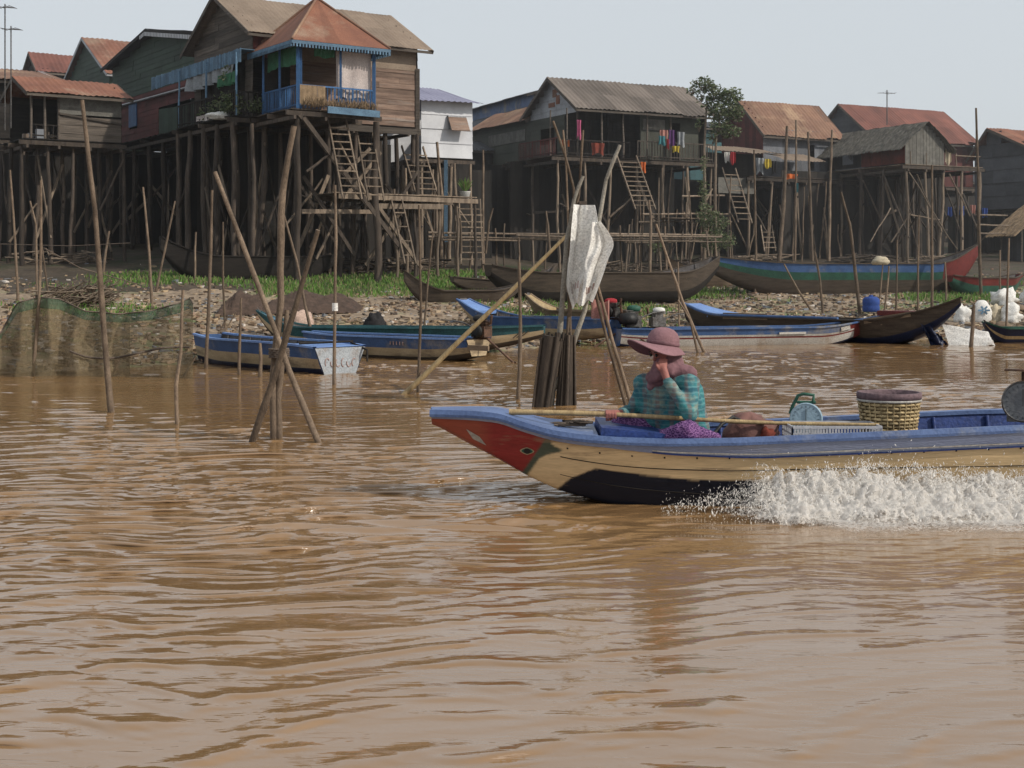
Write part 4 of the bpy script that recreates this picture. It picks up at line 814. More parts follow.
beached('very dark boat lying in the shade under the left houses', 160, 279, 338, 277, .7, .8, (.1, .25, .6), (.2, .3, .1), bands=((1, 'dark_wood'),), rim='dark_wood')
beached('dark green boat with red end beached beyond the red prow', 955, 297, 1025, 292, .6, .7, (.3, .3, .1), (.3, .3, .15), bands=((.6, 'green_paint'), (1, 'boat_red')), dy=.6)
a = wet(984, 342); b = wet(1060, 342)
boat('wooden_boat', 'small green yellow and navy boat floating at the right edge', (a.x, a.y), (b.x, b.y), .5, .42, -.08, [(.35, 'boat_navy'), (.55, 'bamboo'), (1, 'boat_navy')], endA=(.3, .25, .15), group=BG, rim='green_paint', nose=None)
mb = MB(); c = V((a.x + .45, a.y - .45, .22)); mb.add([c, c + V((.75, -.12, .0)), c + V((.75, -.12, .16)), c + V((-.1, 0, .16))], [(0, 1, 2, 3)], 0, .5)
# ------------------------------------------------------------------ poles standing in the river and on the bank
PG = 'bamboo and branch poles standing in the shallows'
def pole(label, pts, wpx, m='pole', crook=.006, depth=None, name='mooring_pole', group=PG, splay=0, onland=None, cat='pole'):
    """pts: picture points from foot to tip; foot stands in the water or on the bank"""
    px, py = pts[0]; foot = wet(px, py) if (py > 338 and not onland) else land(px, py)
    if not onland and foot.y > shore(foot.x): foot = land(px, py)
    if depth: foot = V(((px - CX) / F * depth, depth, 0)); foot.z = max(ground(foot.x, depth), 0)
    r = wpx / 2 / F * foot.y; Y = foot.y; mb = MB(); P = []; n = len(pts)
    for i, (x, y) in enumerate(pts): P.append(at(x, y, Y + splay * i / max(1, n - 1)))
    d = (P[0] - P[1]).normalized(); P[0] = at(px, py, Y); base = P[0] + d * (.5 / max(.3, abs(d.z)))
    Q = [base]
    for i in range(n - 1):
        k = max(2, int((P[i + 1] - P[i]).length / .35)); ph = R(0, 99)
        for j in range(k):
            u = j / k; q = P[i].lerp(P[i + 1], u); o = math.sin(math.pi * u) if n > 1 else 0; q += V((mnoise.noise(V((u * 3, ph, 0))), mnoise.noise(V((u * 3, ph, 5))), 0)) * crook * 8 * r * 6 * o; Q.append(q)
    Q.append(P[-1]); k = len(Q); rs = [r * (1.08 - .42 * i / (k - 1)) * (1.12 if R(0, 1) < .25 else 1) for i in range(k)]
    mb.tube(Q, rs, 8, jit=.07); o = mb.build(name, M[m], origin=(foot.x, foot.y, min(0, foot.z))); tag(o, label, cat, group); return o, Q
PL = [
 ('tall leaning bare pole in the river before the green net', [(111, 412), (104, 330), (95, 210), (82, 100)], 6.2, {}),
 ('thin pole at the extreme left edge behind the net', [(18, 302), (15, 240), (10, 170)], 3, {}),
 ('bent pole standing in the net at its left end', [(33, 376), (39, 300), (41, 240), (41, 180)], 3.5, {}),
 ('short forked stick just left of the bent net pole', [(37, 300), (36, 225), (30, 201)], 2.4, {}),
 ('thin leaning stick right of the brushwood pile pole', [(48, 292), (43, 255), (39, 215)], 2, {}),
 ('upright pole on the bank behind the middle of the net', [(152, 306), (149, 250), (143, 187)], 3, {}),
 ('slanting stick leaning right beside the upright bank pole', [(156, 292), (166, 245), (175, 201)], 2.5, {}),
 ('short dark reddish stick on the bank between brushwood and net', [(103, 275), (106, 250), (109, 231)], 3, {}),
 ('short thin pole on the bank left of the square ended boat', [(195, 280), (195, 250), (196, 232)], 2.5, {}),
 ('crooked pole rising from the water at the right end of the net', [(177, 424), (176, 385), (181, 350), (183, 290)], 4.2, {}),
 ('short slanting stake by the foot of the crooked net pole', [(184, 376), (189, 367), (196, 356)], 3, {}),
 ('tall knotty pole beside the left end of the square ended boat', [(206, 368), (209, 300), (211, 250), (212, 190)], 3.6, {}),
 ('thin dark pole on the bank behind the square ended boat', [(225, 330), (223, 280), (223, 222)], 2.6, {}),
 ('mid height stake alongside the blue and cream hull', [(239, 375), (240, 335), (241, 298)], 3.4, {}),
 ('short stub stake near the middle of the square ended boat', [(260, 377), (261, 360), (260, 343)], 4, {}),
 ('thin bank pole seen between the crossed poles', [(313, 340), (305, 305), (297, 262), (283, 212)], 3, {}),
 ('tall thin straight pole just right of the square transom', [(334, 384), (335, 300), (336, 240), (335, 185)], 3.6, {}),
 ('upright pole in the water behind the long diagonal bamboo', [(418, 392), (421, 310), (420, 270), (419, 205)], 3, {}),
 ('thin slanting stick leaning against the upright pole behind the diagonal bamboo', [(424, 330), (428, 280), (433, 232)], 2, {}),
 ('straight upright pole between engine boat and dark stumps', [(518, 399), (520, 350), (520, 300), (519, 262)], 4.2, {}),
 ('long slanting pole leaning left above the white and blue boat', [(704, 352), (682, 300), (656, 224)], 3.2, {}),
 ('lower slanting pole paired with the long one near the white and blue boat', [(698, 353), (690, 320), (678, 300)], 2.6, {}),
 ('thin pole standing behind the hat of the seated woman', [(679, 332), (679, 300), (678, 262)], 2.2, {}),
 ('short thin pole behind the draped engine', [(636, 300), (637, 280), (637, 265)], 2, {}),
 ('tall pole in front of the joint between the two big beached boats', [(755, 294), (756, 250), (754, 150)], 2.6, {}),
 ('slanting white stick leaning left before the blue green boat', [(811, 310), (798, 290), (784, 264)], 2.4, {}),
 ('mid height pole in front of the blue green boat', [(823, 314), (820, 280), (815, 252)], 2.8, {}),
 ('tall bent bleached pole in front of the blue green boat', [(860, 316), (854, 260), (850, 225), (841, 192)], 3.6, {}),
 ('thin pole left of the blue barrel boat centre', [(884, 315), (887, 290), (889, 266)], 2.2, {}),
 ('pale slanting stick beside the white bundle on the blue green boat', [(878, 314), (881, 285), (883, 264)], 2, {}),
 ('thin upright pole left of the tallest one at the right', [(896, 315), (897, 270), (897, 240)], 2.2, {}),
 ('thin upright pole midway along the right half of the blue green boat', [(918, 312), (918, 270), (919, 215)], 2.2, {}),
 ('straight tall dark pole through the right part of the blue green boat', [(932, 313), (932, 250), (932, 165)], 3, {}),
 ('thin pole near the red prow', [(946, 302), (946, 280), (945, 262)], 2.4, {}),
 ('very tall pole rising above the roofs beside the red prow', [(981, 296), (979, 230), (978, 170), (976, 108)], 3.2, {}),
 ('stub post tied beside the white sacks at the right', [(971, 347), (973, 325), (974, 305)], 4.6, {}),
 ('thin post before the small boat at the right edge', [(1006, 338), (1007, 300), (1009, 238)], 2.6, {}),
 ('thin post behind the white sacks', [(1000, 300), (1000, 270), (1000, 250)], 2.2, {}),
 ('leaning tall pole in front of the rusty orange roofed house', [(780, 250), (784, 200), (787, 126)], 4, dict(depth=62)),
 ('thin tall pole right of the leaning one by the rusty orange roof', [(795, 250), (796, 180), (796, 120)], 2.6, dict(depth=64)),
 ('third tall pole in front of the blue grey sheet wall', [(812, 250), (810, 190), (808, 132)], 3, dict(depth=63)),
 ('tall pole at the right corner of the rusty orange roofed house', [(829, 250), (830, 190), (832, 130)], 3, dict(depth=63)),
 ('knotty post rising past the floor of the white house', [(441, 262), (442, 205), (441, 185), (437, 142)], 3.6, dict(depth=53)),
 ('slim post right of the potted plant by the white house', [(483, 262), (483, 200), (483, 150)], 3, dict(depth=54)),
 ('short knotty stick on the bank below the centre house', [(487, 240), (489, 222), (493, 208)], 2.6, dict(depth=52)),
 ('pale stick left of the tied sacks in front of the centre house', [(549, 240), (548, 225), (546, 211)], 2.6, dict(depth=52)),
 ('slim stick beside the walkway left of centre', [(461, 240), (461, 230), (460, 218)], 2.6, dict(depth=51)),
 ('knotty upright post left under the centre house', [(650, 262), (651, 220), (649, 200)], 3, dict(depth=56)),
 ('short leaning stake in the shallows by the green net', [(206, 352), (216, 338), (228, 316)], 2, {}),
 ('thin slanting stake crossing behind the knotty pole', [(216, 350), (226, 330), (236, 312)], 2, {}),
]
for lab, pts, wpx, kw in PL: pole(lab, pts, wpx, **kw)
CG = 'crossed poles in the river'
pole('long straight pole of the crossed cluster leaning to the left', [(318, 442), (289, 370), (272, 322), (243, 245), (215, 172)], 6.5, group=CG, splay=.4)
pole('shorter pole of the crossed cluster leaning to the right', [(252, 442), (275, 375), (296, 305), (318, 230)], 7, group=CG, splay=-.3)
pole('tall crooked upright pole of the crossed cluster', [(274, 438), (273, 380), (281, 300), (281, 240), (283, 190), (294, 126)], 8, group=CG)
pole('short dark stump pole inside the crossed cluster', [(279, 438), (278, 400), (283, 350), (287, 310)], 7, group=CG)
pole('long bamboo pole lying diagonally over the water towards the tied sacks', [(405, 394), (450, 350), (510, 292), (566, 236)], 5.5, m='bamboo', splay=.5, group=None)
mb = MB(); c = at(279, 352, wet(275, 438).y)
for k in range(5): mb.tube([c + V((.1 * math.cos(a * .7 + k), .1 * math.sin(a * .7 + k), .02 * k - .05)) for a in range(10)], .012, 5)
tag(mb.build('rope_lashing', M['rope']), 'rope wound round the crossing of the river poles', 'rope')
mb = MB(); tag((lambda m_: (m_.tube([at(0, 244, 42), at(70, 246, 42), at(130, 243, 42)], .012, 5), m_.build('rope_line', M['rope']))[1])(MB()), 'thin line strung across below the open porch hut', 'rope'); tag((lambda m_: (m_.tube([at(44, 248, 30), at(80, 268, 31), at(145, 286, 33)], .012, 5), m_.build('rope_line', M['rope']))[1])(MB()), 'slanting line tied from the left stakes to the bank', 'rope')
mb = MB(); c = at(335, 303, wet(334, 384).y - .05); mb.grid(4, 4, lambda u, v: c + V(((u - .5) * .09, -.03 * math.sin(u * 3), -v * .12)), t=.5); tag(mb.build('plastic_scrap', M['sack']), 'white plastic scrap snagged on the thin pole by the transom', 'plastic scrap')
# pole bundle with two sacks tied on
SG = 'poles of the bundle holding the white sacks'
Yb = wet(560, 405).y
for lab, pts, wpx, m in (('pale thick pole on the left of the sack bundle', [(551, 405), (560, 330), (567, 240), (574, 200), (583, 176)], 6, 'pole_pale'), ('crooked pole crossing low through the sack bundle', [(545, 408), (568, 360), (585, 310), (596, 240), (606, 180), (620, 145)], 5, 'pole_pale'),
        ('dark thin pole behind the sacks of the bundle', [(573, 404), (569, 300), (571, 230), (579, 195), (583, 130)], 3.5, 'pole'), ('forked branch pole sticking out top left of the bundle', [(563, 404), (572, 260), (574, 190), (565, 155), (553, 121)], 3.5, 'pole'),
        ('right leg pole of the bundle leaning left', [(629, 397), (612, 340), (597, 282)], 4, 'pole'), ('second right leg pole of the bundle close beside the first', [(623, 395), (606, 335), (590, 270)], 4, 'pole'), ('thin pole rising between branch tips of the bundle', [(566, 404), (571, 300), (566, 160), (563, 130)], 2.5, 'pole')):
    pole(lab, pts, wpx, m=m, group=SG, depth=Yb)
def hung_sack(label, X, m='sack', dy=-.08, slope=-.28):
    mb = MB(); n = len(X) - 1; Y = Yb + dy; ph = R(0, 9)
    def fn(u, v):
        f = v * n; i = min(n - 1, int(f)); t = f - i; Xa = [[X[max(0, min(n, i + q))][k] for k in range(3)] for q in (-1, 0, 1, 2)]; (xa, xb, y) = [.5 * (2 * Xa[1][k] + (Xa[2][k] - Xa[0][k]) * t + (2 * Xa[0][k] - 5 * Xa[1][k] + 4 * Xa[2][k] - Xa[3][k]) * t * t + (3 * Xa[1][k] - Xa[0][k] - 3 * Xa[2][k] + Xa[3][k]) * t ** 3) for k in range(3)]
        xx = xa + (xb - xa) * u; b = math.sin(math.pi * u) ** .5
        return at(xx, y + 3 * math.sin(u * 5 + ph) * v, Y + slope * (u - .5) - .07 * b - .03 * math.sin(u * 11 + v * 6 + ph) - .03 * mnoise.noise(V((u * 4, v * 6, ph))))
    mb.grid(24, 30, fn, t=.5)
    def bk(u, v): p = fn(u, v); p.y = 2 * Y - p.y; return p
    mb.grid(24, 30, bk, t=.5); o = mb.build('tied_sack', M[m]); tag(o, label, 'sack', 'white sacks tied to the pole bundle')
    pb = MB()
    for k in range(5):
        u = .25 + .12 * k; a = fn(u, .76 + R(-.03, .03)); b = fn(u + .05, .84 + R(-.03, .03)); pb.bar(a - V((0, .006, 0)), b - V((0, .006, 0)), .02, .004)
    pb.build('faded_print', M['pink_print'], o)
hung_sack('taller white plastic sack with faded red print hanging on the left of the bundle', [(573, 595, 205), (571, 598, 222), (569, 597, 245), (567, 592, 270), (567, 584, 288), (572, 580, 306)])
hung_sack('slanting white plastic sack hanging on the right of the bundle', [(592, 599, 222), (590, 612, 243), (585, 606, 262), (583, 598, 285), (581, 591, 303)], dy=-.22, slope=.3)
tag((lambda m_: (m_.box(at(583, 203, Yb - .05), (.1, .1, .04)), m_.build('sack_knot', M['rope']))[1])(MB()), 'knotted cord gathering the top of the tied sacks', 'cord')
def stump(label, x0, x1, x2, x3, yb, yt):
    mb = MB(); foot = wet((x0 + x1) / 2, yb); Y = foot.y; r0 = (x1 - x0) / 2 / F * Y; r1 = (x3 - x2) / 2 / F * Y; a = at((x0 + x1) / 2, yb + 8, Y); b = at((x2 + x3) / 2, yt, Y)
    for k in range(26):
        an = R(0, 6.28); rr = R(.4, 1); d = V((math.cos(an) * rr, math.sin(an) * rr, 0)); mb.stick(a + d * r0, b + d * r1 + Z * R(-.08, .05), .022, .018, 5, .004, 6)
    mb.tube([a, b], [r0 * .85, r1 * .85], 10); o = mb.build('bundled_stump', M['stilt_wood']); tag(o, label, 'stump', 'dark bundled stumps under the sack poles')
stump('leaning dark stump of bundled sticks on the left under the sack bundle', 532, 549, 541, 562, 407, 336); stump('upright dark stump of bundled sticks on the right under the sack bundle', 553, 576, 560, 575, 405, 335)
# ------------------------------------------------------------------ fishing nets
def net_mat(nm, c, c2, alpha):
    m = mat(nm, c, c2, 1.2, tint=.1, fine=30, stretch=(1, 1, .4), trans=.35); nt = m.node_tree; N = nt.nodes; L = nt.links; out = N['Material Output']; src = out.inputs[0].links[0].from_socket
    tr = N.new('ShaderNodeBsdfTransparent'); ms = N.new('ShaderNodeMixShader'); ms.inputs[0].default_value = alpha; L.new(src, ms.inputs[1]); L.new(tr.outputs[0], ms.inputs[2]); L.new(ms.outputs[0], out.inputs[0]); return m
M['net'] = net_mat('brown mesh netting', (.24, .185, .11), (.15, .12, .07), .40); M['net_green'] = net_mat('green mesh netting', (.10, .145, .09), (.06, .10, .07), .22)
Yn = wet(95, 377).y
def top_y(x):
    K = [(-40, 335), (0, 334), (17, 303), (38, 297), (60, 299), (85, 311), (120, 314), (150, 311), (176, 304), (190, 298), (196, 310)]
    for (a, ya), (b, yb) in zip(K, K[1:]):
        if x <= b: return lerp(ya, yb, (x - a) / (b - a))
    return 310
def netf(u, v, dy=0, x0=-40, x1=193):
    x = lerp(x0, x1, u); ty = top_y(x); return at(x, lerp(ty, 380, v), Yn + dy + .10 * math.sin(x * .21 + 2 * v) * (1 - .3 * v) + .22 * mnoise.noise(V((x * .06, v * 1.5, dy))) + .25 * math.sin(x * .02) )
root = thing('fishing_net', 'hanging green and brown fishing net strung on poles at the left waterline', 'net', at(80, 378, Yn))
mb = MB(); mb.grid(150, 14, lambda u, v: netf(u, .12 + .88 * v), t=.5); mb.build('net_panel', M['net'], root)
mb = MB(); mb.grid(150, 5, lambda u, v: netf(u, .13 * v, -.004), t=.5); mb.build('net_border', M['net_green'], root)
mb = MB(); mb.grid(90, 12, lambda u, v: netf(u, v, .55, 0, 130) - V((0, 0, .1)), t=.5); mb.build('net_panel', M['net'], root)
mb = MB(); mb.tube([netf(i / 60, .62 + .06 * math.sin(i * .1), -.05, 70, 190) for i in range(61)], .018, 5); mb.tube([netf(i / 80, 0, 0) for i in range(81)], .012, 5); mb.build('float_line', M['rope'], root)
for lab, c0, c1, hgt in (('round dark heap of fishing net on the bank, left of the two', (222, 313), (270, 312), .62), ('long low heap of brown fishing net on the bank, right of the two', (262, 312), (362, 310), .62)):
    a = land(*c0); b = land(*c1); mb = MB(); L = (b - a)
    mb.grid(60, 26, lambda u, v: a + L * u + V((0, (v - .5) * 1.8 + .1 * mnoise.noise(V((u * 7, v * 5, 1))), hgt * (math.sin(math.pi * u) ** .45) * (math.sin(math.pi * v) ** .7) * (.85 + .35 * mnoise.noise(V((u * 5, v * 4, hgt)))) + .04 * mnoise.noise(V((u * 30, v * 20, 3))) - .05)), t=.5)
    tag(mb.build('net_heap', M['net_dark']), lab, 'net', 'fishing nets heaped on the bank')
M['sandy_sack'] = mat('pinkish woven sack', (.46, .33, .27), (.36, .26, .21), 8, tint=.05)
# brushwood pile
c = land(78, 306); mb = MB()
for i in range(150):
    an = R(-.9, .9) + (1.57 if R(0, 1) < .25 else 0); p = c + V((R(-.75, .75), R(-.5, .5), R(0, .5))); d = V((math.cos(an) * R(.6, 1), R(-.3, .3), R(-.1, .6))); mb.stick(p - d * .4, p + d * .4, .022, .012, 3, .02, 5)
tag(mb.build('brushwood_pile', M['stilt_light']), 'pile of cut brushwood on the bank behind the net', 'brushwood')
def blobmesh(c, sx, sy, sz, seed, lump=.25, nu=20, nv=14):
    mb = MB(); c = V(c)
    def fn(u, v):
        th = u * 2 * math.pi; ph = v * math.pi; d = V((math.cos(th) * math.sin(ph), math.sin(th) * math.sin(ph), math.cos(ph)))
        k = 1 + (.04 * math.sin(th * 3 + seed) * math.sin(ph) if lump > .6 else 0) + lump * mnoise.noise(d * 1.6 + V((seed, 0, 0))) + lump * .5 * mnoise.noise(d * 4 + V((seed, 3, 0))); return c + V((d.x * sx * k, d.y * sy * k, max(-.6, d.z) * sz * k + sz * .5))
    mb.grid(nu, nv, fn, t=.5); return mb
def blob(name, label, cat, c, s, m, seed, group=None, lump=.25): return tag(blobmesh(c, s[0], s[1], s[2], seed, lump).build(name, M[m]), label, cat, group)
blob('sack', 'lumpy pinkish white sack behind the crossed poles', 'sack', land(300, 333), (.34, .3, .34), 'sandy_sack', 3); blob('rubbish_bag', 'dark grey rubbish bag on the bank right of the net heaps', 'bag', land(375, 328), (.22, .2, .25), 'c_dark', 5, lump=.5)
WG = 'white sacks on the right bank'
for lab, q, s in (('large white sack highest on the right bank near the small post', (1004, 305), (.55, .4, .42)), ('white sack cut by the right edge of the picture', (1030, 303), (.45, .4, .45)), ('rumpled pale sack just above the small green yellow boat', (1010, 322), (.45, .3, .42)), ('tan sack slumped beside the printed one', (993, 321), (.36, .3, .42)), ('grey white sack slumped against the bow of the dark boat', (962, 322), (.3, .3, .45))):
    blob('sack', lab, 'sack', land(*q), tuple(k_ * .72 for k_ in s), 'c_cream' if 'tan' in lab else 'sack', q[0] * .1, WG, .61)
for k, (q, s) in enumerate((((985, 316), .4), ((1018, 312), .5), ((1002, 330), .35))): blob('boulder', ('low grey boulder left among the white sacks', 'low grey boulder at the edge of the frame above the sacks', 'low grey boulder at the water by the small boat')[k], 'boulder', land(*q), (s * .7, s * .7, .16), 'boat_wood_lt', q[0])
c = land(982, 322); o = blob('printed_sack', 'white sack printed with a blue emblem leaning by the stub post', 'sack', c, (.28, .14, .42), 'sack', 8, lump=.12)
mb = MB(); c2 = c + V((0, -.17, .34))
for k in range(6): an = k * 1.05; mb.bar(c2 + V((math.cos(an) * .03, 0, math.sin(an) * .03)), c2 + V((math.cos(an) * .17, -.01, math.sin(an) * .13)), .02, .05)
mb.build('blue_emblem', M['sky_paint'], o)
# tarp rigged at the waterline by the dark boat bow
a = wet(950, 346); mb = MB()
mb.grid(16, 10, lambda u, v: a + V((u * 1.0 + .1 * v, .4 - .3 * u + .2 * (1 - v), .5 * (1 - v) * (1 - .35 * u) + .06 * mnoise.noise(V((u * 5, v * 5, 2))))), t=.5); tag(mb.build('plastic_sheet', M['sack']), 'white plastic sheet hanging into the water at the bow of the dark boat', 'plastic sheet')
mb = MB(); mb.grid(12, 10, lambda u, v: a + V((-.35 + u * .45 - .25 * (1 - v), .35 + .1 * math.sin(u * 9), .55 * (1 - v) * (1 - .5 * u) + .1 * mnoise.noise(V((u * 5, v * 5, 7))))), t=.5); tag(mb.build('blue_cloth', M['boat_navy']), 'dark blue cloth hanging beside the white plastic sheet', 'cloth')
# jerry can / barrel
c = land(871, 317); c.z += .15; rt = thing('blue_barrel', 'squat blue plastic barrel on the dark wooden boat', 'barrel', c); mb = MB()
mb.lathe(c, [(0, 0), (.21, 0), (.24, .05), (.245, .16), (.225, .2), (.245, .24), (.24, .38), (.16, .46), (0, .47)], 20, sx=1.05); mb.build('drum', M['c_blue'], rt); mb = MB(); mb.lathe(c + Z * .46, [(.06, 0), (.065, .05), (0, .055)], 12); mb.build('cap', M['c_blue'], rt)
blob('white_bundle', 'white cloth bundle on the gunwale of the blue green boat', 'bundle', at(881, 264, land(850, 298).y - .3), (.30, .25, .17), 'c_cream', 12)
# ------------------------------------------------------------------ ladders, walkway, laundry, antennas, plants
def ladder(label, foot, top, Y0, Y1, wpx, n=9, m='stilt_light', w=None, group='ladders up to the houses', rung='stilt_light'):
    a = at(foot[0], foot[1], Y0); b = at(top[0], top[1], Y1); d = (b - a); side = V((math.cos(math.radians(28)), math.sin(math.radians(28)), 0)) * (w or wpx / F * Y0)
    g = ground(a.x, a.y); rt = thing('ladder', label, 'ladder', a, group)
    for s in (-.5, .5): mb = MB(); mb.bar(a + side * s - d.normalized() * .1, b + side * s + d.normalized() * .3, .045, .09); mb.build('side_rail', M[m], rt)
    for i in range(n):
        t = (i + .5) / n; mb = MB(); c = a.lerp(b, t) + V((0, 0, R(-.015, .015))); mb.bar(c - side * .55, c + side * .55, .10 if m == 'stilt_light' else .05, .04); mb.build('rung', M[rung], rt)
ladder('wide wooden stair ladder below the railing of the centre house', (645, 208), (628, 160), 58.5, 60.5, 24, 10)
ladder('steep ladder beneath the curtained pavilion, leaning left', (352, 197), (338, 124), 44.5, 46, 20, 10)
ladder('narrow ladder standing right of the steep one under the pavilion', (376, 199), (366, 140), 45.2, 46.5, 17, 7)
ladder('ladder with many thin rungs left of the white house', (428, 198), (414, 152), 49.5, 51, 24, 8)
ladder('low lattice ladder under the potted plant landing', (472, 262), (470, 206), 52, 53, 24, 9)
ladder('dark ladder up to the laundry deck of the rusty roofed house', (745, 222), (730, 172), 63, 66, 17, 9)
ladder('short ladder below the laundry deck next to a tall pole', (770, 250), (767, 230), 61, 62, 14, 4)
ladder('low leaning ladder on the grass under the brown landing', (410, 262), (398, 206), 46, 47.5, 12, 4)
# walkway
rt = thing('bamboo_walkway', 'long low bamboo walkway crossing in front of the centre houses', 'walkway', land(560, 262))
for (z, off, r) in ((236, 0, .05), (239.5, 0, .045), (233, 1.1, .05)):
    for (x0, x1) in ((428, 520), (516, 610), (606, 722)):
        mb = MB(); Y0 = 53 + (x0 - 428) * .02; Y1 = 53 + (x1 - 428) * .02; mb.stick(at(x0, z + R(-1, 1), Y0 + off), at(x1, z + 2 + R(-1, 1), Y1 + off), r, r * .8, 6, .003, 6); mb.build('rail', M['stilt_light'], rt)
mb = MB()
for i in range(110):
    x = 430 + i * 2.6; Y = 53 + (x - 428) * .02; p = at(x, 237.5 + (x - 430) * .006, Y); mb.bar(p + V((0, -.1, 0)), p + V((0, 1.2, .02)), .1, .03)
mb.build('deck_slats', M['stilt_light'], rt)
for i in range(24):
    x = 432 + i * 12.4 + R(-3, 3); Y = 53 + (x - 428) * .02 + R(-.1, 1); p = at(x, 238, Y); g = ground(p.x, Y); mb = MB(); mb.stick(V((p.x + R(-.2, .2), Y, g - .2)), p + Z * R(-.05, .7), .045, .035, 5, .02, 6); mb.build('support_post', M['pole' if i % 2 else 'stilt_light'], rt)
# clutter on the ground under the houses: stacked firewood, loose timber
for k, (x0, y0, Y, n) in enumerate(((345, 272, 50, 60), (385, 268, 51, 70), (410, 262, 52, 60), (610, 262, 60, 60), (690, 262, 62, 60), (760, 256, 66, 50), (860, 254, 66, 50), (940, 250, 66, 50), (230, 274, 52, 50), (60, 275, 50, 40))):
    p = at(x0, y0, Y); p.z = ground(p.x, Y); mb = MB()
    for i in range(n):
        q = p + V((R(-1.3, 1.3), R(-.8, .8), R(0, .45))); an = R(0, 3.14) if R(0, 1) < .4 else R(-.3, .3); d = V((math.cos(an), math.sin(an), R(-.2, .3))); mb.stick(q - d * R(.2, .7), q + d * R(.2, .7), R(.02, .06), .02, 3, .02, 6)
    lab = ['firewood heap under the pavilion posts', 'timber heap by the foot of the landing', 'timber heap left of the small dark boats', 'stick heap behind the tied sacks', 'stick heap beneath the laundry railing', 'stick heap under the rusty roofed house', 'stick heap left under the thatched hut', 'stick heap right under the thatched hut', 'dark stick heap behind the very dark boat', 'dark stick heap below the open porch'][k]
    tag(mb.build('timber_heap', M['stilt_light' if k % 2 else 'stilt_wood']), lab, 'timber', 'heaps of loose timber below the houses')
def laundry(label, px, py, Y, wpx, hpx, m, group='laundry hung out to dry', name='hung_cloth', cat='cloth'):
    mb = MB(); ph = R(0, 9); w = wpx / F * Y; hh = hpx / F * Y; c = at(px, py, Y); d = V((.88, .47, 0))
    mb.grid(12, 8, lambda u, v: c + d * ((u - .5) * w * (1 + .1 * math.sin(v * 5 + ph))) + V((0, .06 * math.sin(u * 12 + ph), -hh * v * (1 + .12 * math.sin(u * 7 + ph)))), t=.5); tag(mb.build(name, M[m]), label, cat, group)
for a in (('bright pink cloth hanging in the dark veranda of the centre house', 579, 120, 61.3, 5, 18, 'c_pink'), ('salmon shirt on the railing line of the centre house', 664, 130, 63, 9, 9, 'c_salmon'), ('teal shirt below the salmon one', 662, 136, 62.9, 8, 9, 'c_teal'),
          ('purple cloth in the middle of the laundry line', 672, 130, 63.2, 8, 16, 'c_purple'), ('grey teal cloth at the right of the laundry line', 681, 132, 63.3, 9, 14, 'c_grey'), ('yellow cloth over the railing', 676, 146, 62.8, 8, 6, 'c_yellow'), ('small red cloth between teal and purple', 668, 139, 62.8, 3, 10, 'c_red'),
          ('orange cloth hanging beneath the railing by the stair ladder', 643, 162, 61.2, 7, 10, 'c_orange'), ('dull red cloth over the left railing of the centre house', 598, 143, 60.9, 14, 11, 'red_panel'), ('red cloth at the left corner railing of the centre house', 566, 140, 61.5, 9, 6, 'c_orange'),
          ('white shirt left on the line before the red gable', 727, 152, 67.5, 6, 10, 'sack'), ('red shirt on the line before the red gable', 733, 152, 67.4, 6, 12, 'c_red'), ('grey white shirt under the lean to roof', 760, 158, 67.5, 9, 15, 'c_grey'), ('mustard shirt under the lean to roof', 768, 159, 67.4, 8, 9, 'c_yellow'), ('dark shirt beside the mustard one', 774, 161, 67.6, 6, 12, 'c_dark'),
          ('cream cloth hanging at the thatched hut porch', 948, 148, 68, 8, 16, 'c_cream'), ('blue and white cloth at the window of the thatched hut', 851, 152, 70.0, 6, 8, 'c_grey'), ('blue plastic bag hung below the laundry deck', 797, 183, 64, 3, 10, 'c_teal'), ('faded red tarp heaped on the laundry deck', 792, 174, 64.5, 14, 5, 'c_orange')): laundry(*a)
for i, (px, py, lab) in enumerate(((773, 202, 'first blue cloth drying in the shade at the right'), (950, 207, 'dark blue cloth drying low under the hut'), (962, 206, 'blue shirt drying low right of the hut'), (985, 208, 'blue shirt nearest the slate walled house'), (973, 205, 'pale pink cloth drying low right of the hut'))):
    if i: laundry(lab, px, py, 68.5, 7, 9, ['c_blue', 'c_blue', 'c_blue', 'c_blue', 'c_salmon'][i])
# antennas
for k, (x, y0, y1, Y) in enumerate(((5, 130, 4, 47), (11, 128, 26, 48), (887, 125, 90, 78))):
    c = at(x, y0, Y); t = at(x, y1, Y); rt = thing('antenna', ['tallest thin television aerial at the left edge', 'shorter television aerial beside the tallest one', 'small television aerial above the thatched hut'][k], 'antenna', c, 'television aerials')
    mb = MB(); mb.tube([c, t], .03 if k == 2 else .022, 6); mb.build('mast', M['metal'], rt); mb = MB()
    s = Y / F; mb.bar(t + V((-9 * s, 0, -3 * s)), t + V((9 * s, .2, -3 * s)), .02)
    for i in range(7): q = t + V(((i - 3) * 2.6 * s, 0, -3 * s)); mb.bar(q - V((0, .4, 0)) - Z * (4 - abs(i - 3)) * .6 * s, q + V((0, .4, 0)) + Z * (4 - abs(i - 3)) * .6 * s, .015)
    mb.build('aerial_elements', M['metal'], rt)
